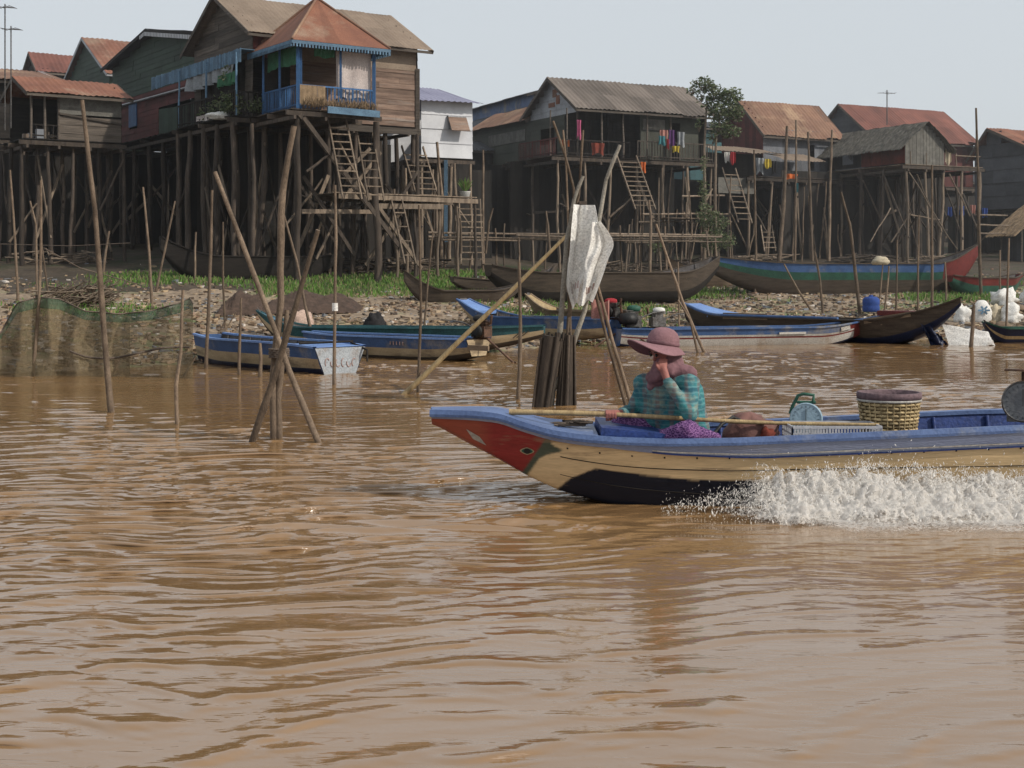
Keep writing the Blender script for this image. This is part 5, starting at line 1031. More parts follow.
# ------------------------------------------------------------------ vegetation
def leaves(mb, c, r, n, size, flat=1., seed=0, dens=.1):
    c = V(c); k = 0
    while k < n:
        d = V((R(-1, 1), R(-1, 1), R(-1, 1)))
        if d.length > 1: continue
        if mnoise.noise(d * 2.1 + V((seed, 0, 0))) < -dens and R(0, 1) < .85: k += .3; continue
        p = c + V((d.x * r[0], d.y * r[1], d.z * r[2])); a = V((R(-1, 1), R(-1, 1), R(-.7, .5))).normalized(); b = a.cross(V((R(-1, 1), R(-1, 1), R(-1, 1)))).normalized(); s = size * R(.6, 1.3)
        mb.add([p, p + a * s * .5 + b * s * .22, p + a * s, p + a * s * .5 - b * s * .22], [(0, 1, 2, 3)], 0, R(0, 1)); k += 1
def tree(label, stems, crowns, size, name='thin_tree', cat='tree', group=None):
    rt = thing(name, label, cat, stems[0][0]); 
    for i, st in enumerate(stems): mb = MB(); mb.tube(st, [.09 * (1 - .6 * j / (len(st) - 1)) for j in range(len(st))], 8, jit=.08); mb.build('trunk', M['stilt_light'], rt)
    mb = MB(); lb = MB()
    for (c, r, n) in crowns:
        leaves(mb, c, r, n, size, seed=R(0, 99), dens=.05)
        for k in range(5): p = V(c) + V((R(-.7, .7) * r[0], R(-.7, .7) * r[1], R(-.6, .6) * r[2])); lb.stick(V(c) - Z * r[2], p, .03, .012, 4, .03, 5)
    mb.build('crown', M['leaf'], rt); lb.build('branches', M['stilt_light'], rt)
Yt = 61
f1 = at(704, 205, Yt); f2 = at(716, 200, Yt); f1.z = ground(f1.x, Yt); f2.z = ground(f2.x, Yt)
cr = []
for (x, y, rx, ry, n) in ((703, 84, 12, 7, 330), (692, 90, 6, 5, 60), (714, 92, 12, 8, 400), (730, 96, 13, 9, 620), (722, 110, 16, 10, 800), (735, 112, 9, 9, 300), (720, 124, 12, 9, 420), (731, 132, 10, 7, 260), (711, 104, 9, 8, 220), (714, 135, 6, 6, 70), (702, 96, 6, 6, 60), (699, 124, 5, 8, 40)):
    s = Yt / F; cr.append((at(x, y, Yt), (rx * s, rx * s * .8, ry * s), n))
tree('slender two stemmed tree with sparse grey green crown beside the centre house', [[f1, at(705, 205, Yt), at(704, 150, Yt), at(707, 100, Yt)], [f2, at(715, 190, Yt), at(716, 140, Yt), at(722, 105, Yt)]], cr, .17)
rt = thing('creeper_bush', 'green climbing bush growing up below the thin tree', 'bush', (land(712, 258))); mb = MB(); sb = MB()
for (x, y, rx, ry, n) in ((712, 240, 14, 12, 900), (705, 215, 9, 14, 600), (718, 222, 10, 12, 500), (703, 190, 5, 12, 200), (704, 165, 3, 12, 90), (728, 240, 10, 10, 260), (655, 246, 9, 6, 160)):
    s = 60 / F; leaves(mb, at(x, y, 60), (rx * s, rx * s, ry * s), n, .13, seed=x)
mb.build('foliage', M['leaf'], rt); 
for k in range(4): q = land(706 + 4 * k, 258); sb.stick(q, at(704 + 3 * k, 200, 60), .03, .015, 5, .03, 5)
sb.build('stem', M['pole'], rt)
def potted(label, px, py, Y, s=1.):
    c = at(px, py, Y); rt = thing('potted_plant', label, 'potted plant', c, 'potted plants'); mb = MB(); mb.lathe(c, [(0, 0), (.13 * s, 0), (.18 * s, .3 * s), (.2 * s, .32 * s), (.17 * s, .3 * s), (0, .28 * s)], 14); mb.build('pot', M['sack'], rt)
    mb = MB()
    for i in range(70): a = c + Z * .3 * s; d = V((R(-1, 1), R(-1, 1), R(.6, 2))).normalized() * R(.25, .55) * s; mb.add([a, a + d * .5 + V((.035, 0, .02)), a + d, a + d * .5 - V((.035, 0, -.02))], [(0, 1, 2, 3)], 0, R(.3, .9))
    mb.build('foliage', M['grass'], rt)
potted('bushy potted plant on the landing under the white house', 465, 201, 52, 1.1)
rt = thing('veranda_plants', 'green plants crowding the side veranda of the tan roofed house', 'plant', H1.w(-.5, .6, 7.05)); mb = MB()
for (y, z, r, n) in ((.7, 7.45, .45, 330), (1.7, 7.4, .4, 200), (.2, 7.4, .4, 220), (2.8, 7.3, .35, 120), (.9, 8.55, .3, 60)): leaves(mb, H1.w(-.55, y, z), (r, r, r), n, .14, seed=y)
for (x, r, n) in ((.0, .3, 160),): leaves(mb, H1.w(x, -.15, 7.35), (r, r, r), n, .12, seed=x)
mb.build('foliage', M['leaf'], rt)
blob('white_sack', 'white sack lying on the edge of the side veranda', 'sack', H1.w(-.8, .9, 6.95), (.45, .3, .16), 'sack', 31)
# grass and litter on the bank
N_ = 60000; rs = np.random.RandomState(3); V_ = []; T_ = []
pts = []
while len(pts) < 24000:
    x = rs.uniform(-16, 24); d = rs.uniform(.5, 24); y = shore(x) + d
    if y > 64: continue
    n1 = mnoise.noise(V((x * .22, y * .22, 7))) ; px = CX + F * x / y; py = HY + F * (CAMH - ground(x, y)) / y
    k = -.25
    if 255 < px < 470 and 276 < py < 297: k = .38
    elif px < 250 and 277 < py < 300: k = -.02
    elif 470 < px < 700 and 283 < py < 330: k = .02
    elif px > 700 and 285 < py < 330: k = -.18
    elif py < 285: k = -.05
    if rs.uniform(0, 1) < k + n1 * 1.15: pts.append((x, y))
P4 = []; 
for (x, y) in pts:
    h = rs.uniform(.03, .12) * (1.4 if y > 36 else 1); a = rs.uniform(0, 6.28); wv = .018 * (y / 30); g = ground(x, y); dx, dy = math.cos(a) * wv, math.sin(a) * wv; lx, ly = rs.normal(0, .04), rs.normal(0, .04)
    P4 += [(x - dx, y - dy, g - .02), (x + dx, y + dy, g - .02), (x + lx + dx * .4, y + ly + dy * .4, g + h), (x + lx - dx * .4, y + ly - dy * .4, g + h)]
P4 = np.array(P4); F4 = np.arange(len(P4)).reshape(-1, 4); o = np_mesh('bank_grass', P4, F4, [M['grass']], tint=rs.uniform(0, 1, len(F4)), smooth=False); tag(o, 'short green grass growing on the river bank', 'grass', kind='stuff')
P4 = []; T4 = []
CUB = [(-1, -1, -1), (1, -1, -1), (1, 1, -1), (-1, 1, -1), (-1, -1, 1), (1, -1, 1), (1, 1, 1), (-1, 1, 1)]; FQ = [(0, 3, 2, 1), (4, 5, 6, 7), (0, 1, 5, 4), (1, 2, 6, 5), (2, 3, 7, 6), (3, 0, 4, 7)]; FF = []; n = 0
for i in range(34000):
    x = rs.uniform(-16, 26); d = abs(rs.normal(0, 9)) + .1; y = shore(x) + d
    if y > 66: continue
    if mnoise.noise(V((x * .45, y * .45, 1))) * 1.1 < rs.uniform(-.75, .35): continue
    s = min(.085, rs.lognormal(-3.3, .6)); a, b, c_ = s * rs.uniform(.6, 2), s * rs.uniform(.5, 1.2), s * rs.uniform(.12, .5); an = rs.uniform(0, 6.28); ca, sa = math.cos(an), math.sin(an); g = ground(x, y); ti = rs.uniform(-.5, .5)
    for (u, v, w_) in CUB:
        u *= rs.uniform(.5, 1); v *= rs.uniform(.5, 1); P4.append((x + (u * a) * ca - v * b * sa, y + (u * a) * sa + v * b * ca, g + w_ * c_ + u * a * ti * .5 + .02))
    FF += [[n + q for q in f] for f in FQ]; n += 8; T4 += [rs.uniform(0, 1)] * 6
o = np_mesh('shore_litter', np.array(P4), np.array(FF), [M['litter']], tint=np.array(T4), smooth=False); tag(o, 'scattered rubbish, shells and wood scraps covering the bank', 'litter', kind='stuff')
# ------------------------------------------------------------------ the passing boat
def interp(T, x):
    if x <= T[0][0]: return T[0][1]
    for (a, ya), (b, yb) in zip(T, T[1:]):
        if x <= b: t = (x - a) / (b - a); return ya + (yb - ya) * t
    return T[-1][1]
YC = 10.5
TW = [(-.60, .09), (-.35, .16), (-.09, .25), (.1, .33), (.35, .42), (.7, .49), (1.1, .535), (1.6, .56), (3, .58), (5, .56), (6.6, .48)]
TS = [(-.60, .637), (-.3, .637), (-.09, .625), (.06, .575), (.28, .52), (.5, .493), (.75, .478), (1.1, .47), (1.6, .48), (3.66, .575), (5, .60), (6.6, .62)]
TK = [(-.60, .59), (-.31, .43), (-.09, .315), (.13, .187), (.35, .09), (.71, 0), (.93, -.04), (1.5, -.1), (6.6, -.12)]
def sm(T, x): return (interp(T, x - .06) + interp(T, x) * 2 + interp(T, x + .06)) / 4
def hp(x, side, fr, ins=0):
    wd = sm(TW, x) - ins; k = sm(TK, x) + ins * 1.3; s = sm(TS, x); c = .56
    if fr < 0: return V((x, YC + side * wd * c * (1 + fr), k - .03 * fr * -1 * (1 if ins == 0 else 0)))
    return V((x, YC + side * wd * lerp(c, 1, fr ** .7), lerp(k, s, fr)))
def paint(x, z):
    q = [paint_(x + a, z + b) for a, b in ((0, 0), (.006, .004), (-.006, .004), (.006, -.004), (-.006, -.004))]; return tuple(sum(k[i] for k in q) / 5 for i in range(3))
def paint_(x, z):
    cream = (.66, .48, .27); rt_ = max(0, min(1, (x + .25) / .12)); red = (lerp(.30, .25, rt_), lerp(.07, .028, rt_), lerp(.042, .026, rt_)); green = (.07, .085, .06); blk = (.006, .009, .02)
    edge = .04 + (z - .16) * .62; tip = math.exp(-((z - .40) / .035) ** 2) * .12
    if x < edge: return red
    if x < edge + .05 + tip: return green
    bz = interp([(.25, .02), (.42, .19), (.6, .275), (.8, .25), (1.3, .20), (7, .15)], x)
    return blk if z < bz else cream
def attr_mat():
    m = mat('painted hull planks', (1, 1, 1), (1, 1, 1), 3, rough=.5, tint=0, mottle=.35, fine=22, stretch=(.5, 1, 5), bump=.15, c3=(.24, .165, .10), c3t=.64); nt = m.node_tree; N = nt.nodes; L = nt.links
    at_ = N.new('ShaderNodeAttribute'); at_.attribute_name = 'paint'; mx = [x for x in N if x.type == 'MIX'][0]; L.new(at_.outputs['Color'], mx.inputs[6])
    dk = N.new('ShaderNodeVectorMath'); dk.operation = 'SCALE'; dk.inputs['Scale'].default_value = .80; L.new(at_.outputs['Color'], dk.inputs[0]); L.new(dk.outputs[0], mx.inputs[7]); return m
M['hull_paint'] = attr_mat()
x0, x1 = -.60, 6.5; nx = 560; rows = [-1, -.5] + [i / 34 for i in range(35)]
root = thing('motor_boat', 'long wooden boat with blue gunwale, red bow and painted eye speeding past', 'boat', (2.6, YC, 0))
mb = MB(); cols = []
for side in (-1, 1):
    vs = []
    for i in range(nx + 1):
        for r in rows: p = hp(lerp(x0, x1, i / nx), side, r); p.y += side * .004 * mnoise.noise(V((p.x * 2, p.z * 6, side))); vs.append(p); cols.append((*paint(p.x, p.z), 1))
    k = len(rows); mb.add(vs, [((i * k + j, (i + 1) * k + j, (i + 1) * k + j + 1, i * k + j + 1) if side < 0 else (i * k + j + 1, (i + 1) * k + j + 1, (i + 1) * k + j, i * k + j)) for i in range(nx) for j in range(k - 1)], 0, .5, True)
for x in (x0, x1):
    ring = [hp(x, -1, r) for r in rows[::-1]] + [hp(x, 1, r) for r in rows[1:]]; mb.add(ring, [tuple(range(len(ring)))], 0, .5); cols += [(.3, .04, .03, 1)] * len(ring)
hull = mb.build('hull', M['hull_paint'], root); ca = hull.data.color_attributes.new('paint', 'FLOAT_COLOR', 'POINT'); ca.data.foreach_set('color', [c for q in cols for c in q])
mb = MB()        # eye: pale almond ring, dark pupil
def hullpt(x, z, o=.004):
    s = sm(TS, x); k = sm(TK, x); f = (z - k) / (s - k); p = hp(x, -1, f); p.y -= o; return p
for rr, o in ((1, .004), (.78, .007)):
    vs = [hullpt(.11 + .052 * rr * math.cos(a) , .385 + .028 * rr * math.sin(a) * (1 - .35 * abs(math.cos(a))), o) for a in [i * math.pi / 16 for i in range(32)]]
    mb.add(vs, [tuple(range(32))], 0 if rr == 1 else 1, .5)
vs = [hullpt(.11 + .024 * math.cos(a), .385 + .020 * math.sin(a), .010) for a in [i * math.pi / 10 for i in range(20)]]; mb.add(vs, [tuple(range(20))], 2, .5)
mb.build('painted_eye', [M['boat_cream'], M['green_paint'], M['black']], hull)
mb = MB(); vs = [hullpt(x, z) for x, z in ((-.34, .53), (-.29, .455), (-.19, .41), (-.24, .475))]; mb.add(vs, [(0, 1, 2, 3)], 0, .5); mb.build('white_patch', M['boat_white'], hull)
mb = MB()
for f_ in (.30, .62):
    for (xa, xb) in ((.35, 1.9), (1.95, 4.1), (4.15, 6.4)):
        Q = []
        for i in range(40):
            x = lerp(xa, xb, i / 39); p = hp(x, -1, f_ + .02 * math.sin(x)); p.y -= .001; Q.append(p)
        mb.tube(Q, .0035, 4)
for k in range(26):
    x = .4 + .23 * k; p = hp(x, -1, .8); mb.box(p, (.012, .006, .012))
mb.build('plank_seams', M['dark_wood'], hull)
M['gun_blue'] = mat('worn gunwale blue', (.10, .155, .31), (.075, .115, .24), 3, tint=.1, rough=.45, mottle=.5, c3=(.20, .22, .27), c3t=.60)
M['band_blue'] = mat('pale worn band', (.22, .25, .34), (.17, .19, .28), 3, tint=.1, rough=.5, mottle=.5, stretch=(.6, 1, 3), c3=(.25, .25, .29), c3t=.58)
M['deep_blue'] = mat('deep blue paint', (.025, .05, .18), (.018, .035, .12), 3, tint=.1, rough=.45)
mb = MB(); n = 200
for side in (-1, 1):     # cap rail
    pr = [(-.045, 0), (-.045, .03), (.012, .034), (.022, 0), (.018, -.02)]
    def fn(u, v, side=side): x = lerp(x0 - .012, x1, u); p = hp(x, side, 1); o = pr[int(round(v * 4))]; th = 1; return V((x, p.y + side * (o[0] * th), p.z + o[1]))
    mb.grid(n, 4, fn, t=.5, sm=False)
mb.build('gunwale', M['gun_blue'], root)
mb = MB()
for side in (-1, 1):     # broad outer band below the rail
    hh = lambda x: interp([(-.6, .03), (.0, .035), (.7, .045), (1.2, .085), (1.8, .12), (6, .13)], x)
    def fn(u, v, side=side):
        x = lerp(x0, x1, u); s = sm(TS, x); k = sm(TK, x); z = s - .004 - hh(x) * [0, .02, 1, 1][int(round(v * 3))]; f = max(.05, (z - k) / (s - k)); p = hp(x, side, f); p.y += side * [0.0, .016, .014, -.002][int(round(v * 3))]; return p
    mb.grid(n, 3, fn, t=.5, sm=False)
mb.build('side_band', M['band_blue'], root)
mb = MB()
for off, wz in ((.78, .010), (.98, .012)):
    def fn(u, v, off=off, wz=wz):
        x = lerp(1.0, x1, u); s = sm(TS, x); k = sm(TK, x); z = s - hh(x) * off + wz * (.5 - v); p = hp(x, -1, (z - k) / (s - k)); p.y -= .0185 if off < .9 else .0175; return p
    mb.grid(120, 1, fn, 0 if off < .9 else 1, t=.5, sm=False)
mb.build('pinstripe', [M['boat_white'], M['deep_blue']], root)
mb = MB(); 
for side in (-1, 1): mb.grid(160, 5, lambda u, v, side=side: hp(lerp(.3, x1 - .03, u), side, 1 - v, .03), t=.5)
mb.grid(120, 2, lambda u, v: hp(lerp(.3, x1 - .03, u), -1, .02, .03).lerp(hp(lerp(.3, x1 - .03, u), 1, .02, .03), v) + Z * .05, t=.3)
x = .8
while x < 6.3:
    for side in (-1, 1): mb.tube([hp(x, side, .1, .045), hp(x, side, .5, .045), hp(x, side, .98, .045)], .016, 5)
    x += .42
mb.build('inner_hull', M['deep_blue'], root)
mb = MB()        # fore deck with a rounded hatch edge
mb.grid(60, 4, lambda u, v: hp(lerp(x0, .62, u), -1, 1).lerp(hp(lerp(x0, .62, u), 1, 1), v) + Z * (.030 + .012 * math.sin(math.pi * v)) , t=.5); mb.build('fore_deck', M['gun_blue'], root)
mb = MB()
for k in range(8):
    a = V((R(.28, .6), YC - R(-.1, .25), .55)); mb.tube([a + V((R(-.16, .16), R(-.05, .05), R(0, .02))) for _ in range(5)], .009, 5)
mb.build('rope_coil', M['rope'], root)
mb = MB(); tilt = V((.985, 0, -.10)).normalized(); mb.box((.90, YC - .03, .500), (.52, .78, .09), (tilt, V((0, 1, 0)), tilt.cross(V((0, 1, 0))))); mb.build('hatch_cover', M['deep_blue'], root)
for x in (2.0, 3.3, 4.6): mb = MB(); a = hp(x, -1, .7, .03); b = hp(x, 1, .7, .03); mb.box((a + b) / 2, (.2, (b - a).length, .025)); mb.build('seat', M['boat_wood_lt'], root)
for (x, z) in ((3.22, .0), (3.3, .01)): pass
# ------------------------------------------------------------------ the seated woman
def wp(px, py, Y): return at(px, py, Y)
def caps(L, name, m, parent=None, vox=.011, smooth=4, tag_=None, origin=None, wr=0, wseed=0):
    """tapered capsules merged into one continuous surface by a voxel remesh"""
    mb = MB()
    for (a, b, ra, rb) in L:
        a = V(a); b = V(b); d = b - a; l = max(d.length, 1e-5); d = d / l if l > 1e-4 else Z; e = d.cross(Z if abs(d.z) < .9 else V((1, 0, 0))).normalized(); f = d.cross(e); pr = []
        for k in range(7): t = -math.pi / 2 + k * math.pi / 12; pr.append((ra * math.cos(t), ra * math.sin(t)))
        for k in range(1, 6): pr.append((lerp(ra, rb, k / 6), l * k / 6))
        for k in range(7): t = k * math.pi / 12; pr.append((rb * math.cos(t), l + rb * math.sin(t)))
        pr[0] = (0.0005, pr[0][1]); pr[-1] = (.0005, pr[-1][1]); n = 18; o = len(mb.v); mb.lathe(a, pr, n, axis=(e, f, d)); k = len(pr)
        mb.f.append(tuple(o + i for i in range(n))[::-1]); mb.m.append(0); mb.t.append(.5); mb.s.append(True); mb.f.append(tuple(o + (k - 1) * n + i for i in range(n))); mb.m.append(0); mb.t.append(.5); mb.s.append(True)
    ob = mb.build(name, M[m], parent, origin); r = ob.modifiers.new('r', 'REMESH'); r.mode = 'VOXEL'; r.voxel_size = vox; r.use_smooth_shade = True
    s = ob.modifiers.new('s', 'SMOOTH'); s.factor = .6; s.iterations = smooth
    if wr:
        tx = bpy.data.textures.new(name + '_folds', 'CLOUDS'); tx.noise_scale = .09; tx.noise_depth = 2; dm = ob.modifiers.new('d', 'DISPLACE'); dm.texture = tx; dm.strength = wr; dm.mid_level = .5
    return ob
M['skin'] = mat('tanned skin', (.30, .13, .085), (.25, .10, .065), 6, rough=.55, tint=0, mottle=.15, fine=20)
M['glove'] = mat('pink skin of the hands', (.34, .135, .11), (.26, .10, .085), 8, rough=.6, tint=0, mottle=.2, fine=20)
M['hat'] = mat('dusty pink hat felt', (.25, .135, .15), (.19, .10, .11), 5, rough=.9, tint=0, mottle=.3, fine=60)
M['scarf'] = mat('mauve scarf', (.22, .115, .13), (.15, .08, .09), 9, rough=.9, tint=0, mottle=.4)
M['shirt'] = mat('teal checked shirt', (.045, .21, .21), (.025, .115, .15), 7, rough=.85, tint=0, mottle=.35, c3=(.22, .25, .20), c3t=.56, fine=30)
def plaid(m):
    nt = m.node_tree; N = nt.nodes; L = nt.links; b = N['Principled BSDF']; src = b.inputs['Base Color'].links[0].from_socket; tc = [n for n in N if n.type == 'TEX_COORD'][0]
    for (dr, sc, colr, f) in (('X', 3.4, (.19, .10, .09, 1), .55), ('Z', 4.0, (.02, .07, .10, 1), .45), ('Z', 8.5, (.16, .32, .33, 1), .35)):
        w_ = N.new('ShaderNodeTexWave'); w_.bands_direction = dr; w_.inputs['Scale'].default_value = sc; w_.inputs['Distortion'].default_value = 2.2; w_.inputs['Detail Scale'].default_value = 2; L.new(tc.outputs['Object'], w_.inputs[0])
        r = N.new('ShaderNodeMapRange'); r.inputs[1].default_value = .62; r.inputs[2].default_value = .9; r.inputs[4].default_value = f; L.new(w_.outputs['Fac'], r.inputs[0]); mx = N.new('ShaderNodeMix'); mx.data_type = 'RGBA'; L.new(r.outputs[0], mx.inputs[0]); L.new(src, mx.inputs[6]); mx.inputs[7].default_value = colr; src = mx.outputs[2]
    L.new(src, b.inputs['Base Color'])
plaid(M['shirt'])
M['sarong'] = mat('purple printed sarong', (.07, .02, .10), (.04, .012, .065), 9, rough=.8, tint=0, mottle=.3)
def zig(m):
    nt = m.node_tree; N = nt.nodes; L = nt.links; b = N['Principled BSDF']; src = b.inputs['Base Color'].links[0].from_socket; tc = [n for n in N if n.type == 'TEX_COORD'][0]
    v = N.new('ShaderNodeTexVoronoi'); v.feature = 'DISTANCE_TO_EDGE'; v.inputs['Scale'].default_value = 40; mp = N.new('ShaderNodeMapping'); mp.inputs['Scale'].default_value = (1, 1, 1.9); L.new(tc.outputs['Object'], mp.inputs[0]); L.new(mp.outputs[0], v.inputs[0])
    r = N.new('ShaderNodeMapRange'); r.inputs[1].default_value = .04; r.inputs[2].default_value = .12; r.inputs[3].default_value = .75; r.inputs[4].default_value = 0; L.new(v.outputs[0], r.inputs[0]); mx = N.new('ShaderNodeMix'); mx.data_type = 'RGBA'; L.new(r.outputs[0], mx.inputs[0]); L.new(src, mx.inputs[6]); mx.inputs[7].default_value = (.30, .15, .33, 1); L.new(mx.outputs[2], b.inputs['Base Color'])
zig(M['sarong'])
hd = wp(663, 351, 10.42); fwd = V((-.80, -.50, -.33)).normalized(); rgt = fwd.cross(Z).normalized(); upv = rgt.cross(fwd).normalized()
hip = wp(688, 445, 10.5); sN = wp(690, 384, 10.28); sF = wp(645, 385, 10.62); eN = wp(690, 414, 10.12); wN = wp(667, 380, 10.24); eF = wp(634, 410, 10.66); wF = wp(620, 413, 10.42)
oarL = wp(509, 412, 10.36); oarR = wp(879, 425.5, 10.20); od = (oarR - oarL)
grip = oarL + od * ((612 - 509) / 370)
B_ = [(hd, hd + upv * .025, .082, .088), (hd + fwd * .03 - upv * .055, hd + fwd * .045 - upv * .06, .05, .045), (hd + fwd * .088 - upv * .012, hd + fwd * .098 - upv * .028, .010, .014),   # skull, jaw, nose
      (hd + fwd * .085 - upv * .060 - rgt * .012, hd + fwd * .085 - upv * .060 + rgt * .012, .010, .010), (hd + fwd * .075 + upv * .02 - rgt * .035, hd + fwd * .075 + upv * .02 + rgt * .035, .016, .016),
      (hd - upv * .07 - fwd * .02, wp(672, 378, 10.46), .052, .058), (wp(672, 378, 10.46), wp(682, 400, 10.47), .10, .13), (wp(682, 400, 10.47), hip, .13, .145), (sN, sF, .06, .06),
      (sN, eN, .05, .042), (eN, wN, .040, .027), (sF, eF, .05, .04), (eF, wF, .038, .026),
      (hip + V((0, -.08, 0)), wp(690, 436, 10.05) + V((.0, 0, .02)), .085, .06), (wp(690, 436, 10.05), wp(640, 452, 10.3), .055, .04), (hip + V((0, .1, 0)), wp(624, 427, 10.62), .085, .06), (wp(624, 427, 10.62), wp(665, 452, 10.45), .055, .04), (wp(640, 452, 10.3), wp(625, 455, 10.3), .035, .025), (wp(665, 452, 10.45), wp(652, 456, 10.4), .035, .025)]
# near hand: palm against the cheek, fingers curled up to the temple
pn = wp(663, 368, 10.27); B_.append((wN, pn, .027, .030))
fdir = (hd + fwd * .06 + upv * .02 - V((0, .03, 0)) - pn).normalized(); sd = V((-.85, -.35, 0)).normalized()
for k in range(4):
    b0 = pn + sd * (.027 - .018 * k) + Z * .018; l = [.030, .034, .033, .026][k]; b1 = b0 + V((.0, .01, 1)).normalized() * l; b2 = b1 + V((.25, .55, .8)).normalized() * l * .75; B_ += [(b0, b1, .0105, .0095), (b1, b2, .0095, .008)]
t0 = pn + sd * .03 - Z * .01; B_ += [(t0, t0 + V((-.02, -.005, .026)), .012, .010), (t0 + V((-.02, -.005, .026)), t0 + V((-.022, .004, .05)), .010, .008)]
# far hand closed round the bamboo shaft
odn = od.normalized(); pf = grip + V((.012, .035, .012)); B_.append((wF, pf, .026, .030))
for k in range(4):
    c = grip + odn * (-.034 + .022 * k); B_ += [(c + V((0, .034, .012)), c + V((0, .004, .036)), .0105, .010), (c + V((0, .004, .036)), c + V((0, -.031, .018)), .010, .0095), (c + V((0, -.031, .018)), c + V((0, -.026, -.016)), .0095, .0085)]
B_ += [(grip + V((.03, .03, -.005)), grip + V((-.01, .012, -.034)), .012, .010), (grip + V((-.01, .012, -.034)), grip + V((-.035, -.015, -.030)), .010, .0085)]
woman = caps(B_, 'person', 'glove', vox=.0065, smooth=3, origin=(hip.x, hip.y, hip.z - .15)); tag(woman, 'person in pink brimmed hat, teal checked shirt and purple sarong seated in the bow', 'person')
mb = MB()
for s_ in (-1, 1):
    e = hd + fwd * .092 + rgt * .033 * s_ + upv * .003; mb.lathe(e, [(0, -.011), (.012, -.004), (.013, .002), (.009, .008), (0, .010)], 10, axis=(rgt, upv, fwd)); mb.tube([e + rgt * -.018 + upv * .02, e + upv * .026, e + rgt * .018 + upv * .02], .004, 5)
mb.build('eyes', M['black'], woman)
sh = [(wp(674, 381, 10.46), wp(682, 402, 10.47), .125, .152), (wp(682, 402, 10.47), wp(689, 440, 10.5), .150, .168), (sN, sF, .078, .075), (sN, eN, .072, .058), (eN, wN.lerp(eN, .04), .056, .038), (sF, eF, .070, .055), (eF, wF.lerp(eF, .15), .054, .040), (wp(690, 392, 10.55), wp(698, 430, 10.5), .10, .09), (wp(660, 390, 10.5), wp(672, 425, 10.52), .115, .14), (sF, wp(655, 420, 10.58), .09, .10)]
caps(sh, 'shirt', 'shirt', woman, vox=.009, smooth=4, wr=.022)
sg = [(hip + V((0, -.06, .0)), wp(688, 432, 10.06), .135, .088), (wp(688, 432, 10.06), wp(645, 445, 10.25), .085, .055), (hip + V((0, .06, 0)), wp(624, 423, 10.6), .13, .09), (wp(624, 423, 10.6), wp(660, 445, 10.42), .09, .06), (hip, wp(640, 440, 10.5), .13, .075), (wp(690, 432, 10.1), wp(716, 438, 10.15), .07, .035), (wp(690, 440, 10.2), wp(655, 440, 10.35), .10, .07)]
caps(sg, 'sarong', 'sarong', woman, vox=.010, smooth=3, wr=.04)
sc = [(hd - upv * .03 - fwd * .035, wp(674, 372, 10.42), .094, .10), (wp(672, 372, 10.40), wp(688, 374, 10.35), .085, .065), (wp(668, 370, 10.36), wp(652, 378, 10.42), .07, .055), (hd - upv * .085 + fwd * .05, wp(652, 386, 10.44), .056, .04), (hd + fwd * .045 - upv * .07, hd + fwd * .03 - upv * .11, .058, .06), (wp(660, 378, 10.44), wp(684, 380, 10.5), .08, .08)]
caps(sc, 'scarf', 'scarf', woman, vox=.008, smooth=3, wr=.03)
# hat: soft dome and long drooping visor
hc = hd + upv * .040 - fwd * .012; hf = V((-.88, -.38, .14)).normalized(); hr = hf.cross(Z).normalized(); hu = hr.cross(hf).normalized(); mb = MB()
mb.lathe(hc, [(.118, 0), (.121, .03), (.116, .065), (.098, .100), (.066, .124), (.03, .134), (.0005, .136)], 36, axis=(hf, hr, hu)); 
for k in range(10): mb.lathe(hc, [(.1225 - .00 * k, .008 + .009 * k), (.1225, .010 + .009 * k)], 36, axis=(hf, hr, hu)) if k < 0 else None
def brim(u, v):
    a = u * 2 * math.pi; c = math.cos(a); r1 = .185 + .085 * max(0, c) ** 1.2 - .02 * max(0, -c); r = lerp(.116, r1, v); sidez = -.05 * v * abs(math.sin(a)) ** 2
    z = sidez - .020 * v ** 2 + .012 * math.sin(a * 3 + 1) * v + .018 * v * max(0, c)
    return hc + hf * math.cos(a) * r + hr * math.sin(a) * r + hu * z
mb.grid(72, 8, brim, t=.5); mb.grid(72, 8, lambda u, v: brim(u, 1 - v) - hu * .006, t=.5); mb.tube([brim(i / 72, 1) - hu * .003 for i in range(73)], .006, 5); mb.build('hat', M['hat'], woman)
mb = MB(); mb.lathe(hc, [(.1215, .004), (.1245, .006), (.1245, .026), (.1225, .028)], 36, axis=(hf, hr, hu)); mb.build('hat_band', M['scarf'], woman)
# oar
mb = MB(); n = 14; mb.tube([oarL + od * (i / n) + V((0, 0, .01 * math.sin(i * .5))) for i in range(n + 1)], [.021 - .010 * i / n + (.002 if i % 3 == 0 else 0) for i in range(n + 1)], 9); tag(mb.build('bamboo_pole', M['bamboo']), 'long bamboo pole held across the lap of the seated person', 'pole')
# ------------------------------------------------------------------ things carried in the boat
c = wp(889, 452, 10.52); c.z = .16; rt = thing('woven_basket', 'tall yellow brown woven basket with purple rim standing in the boat', 'basket', c)
M['wicker'] = mat('yellow wicker', (.42, .32, .17), (.31, .23, .12), 9, tint=.45, rough=.6, fine=60); M['mauve'] = mat('mauve rim', (.16, .105, .115), (.10, .07, .08), 6, tint=.1)
zt = zat(398, 10.5) - c.z; mb = MB(); rr = lambda z: lerp(.150, .222, z / zt); nr = 22
for i in range(nr):
    z = zt * (i + .5) / nr; n = 60
    P = [c + V((math.cos(a * 2 * math.pi / n) * (rr(z) + .006 * (1 if (a // 2 + i) % 2 else -1)), math.sin(a * 2 * math.pi / n) * (rr(z) + .006 * (1 if (a // 2 + i) % 2 else -1)), z)) for a in range(n + 1)]; mb.tube(P, zt / nr * .42, 5, t=R(0, 1))
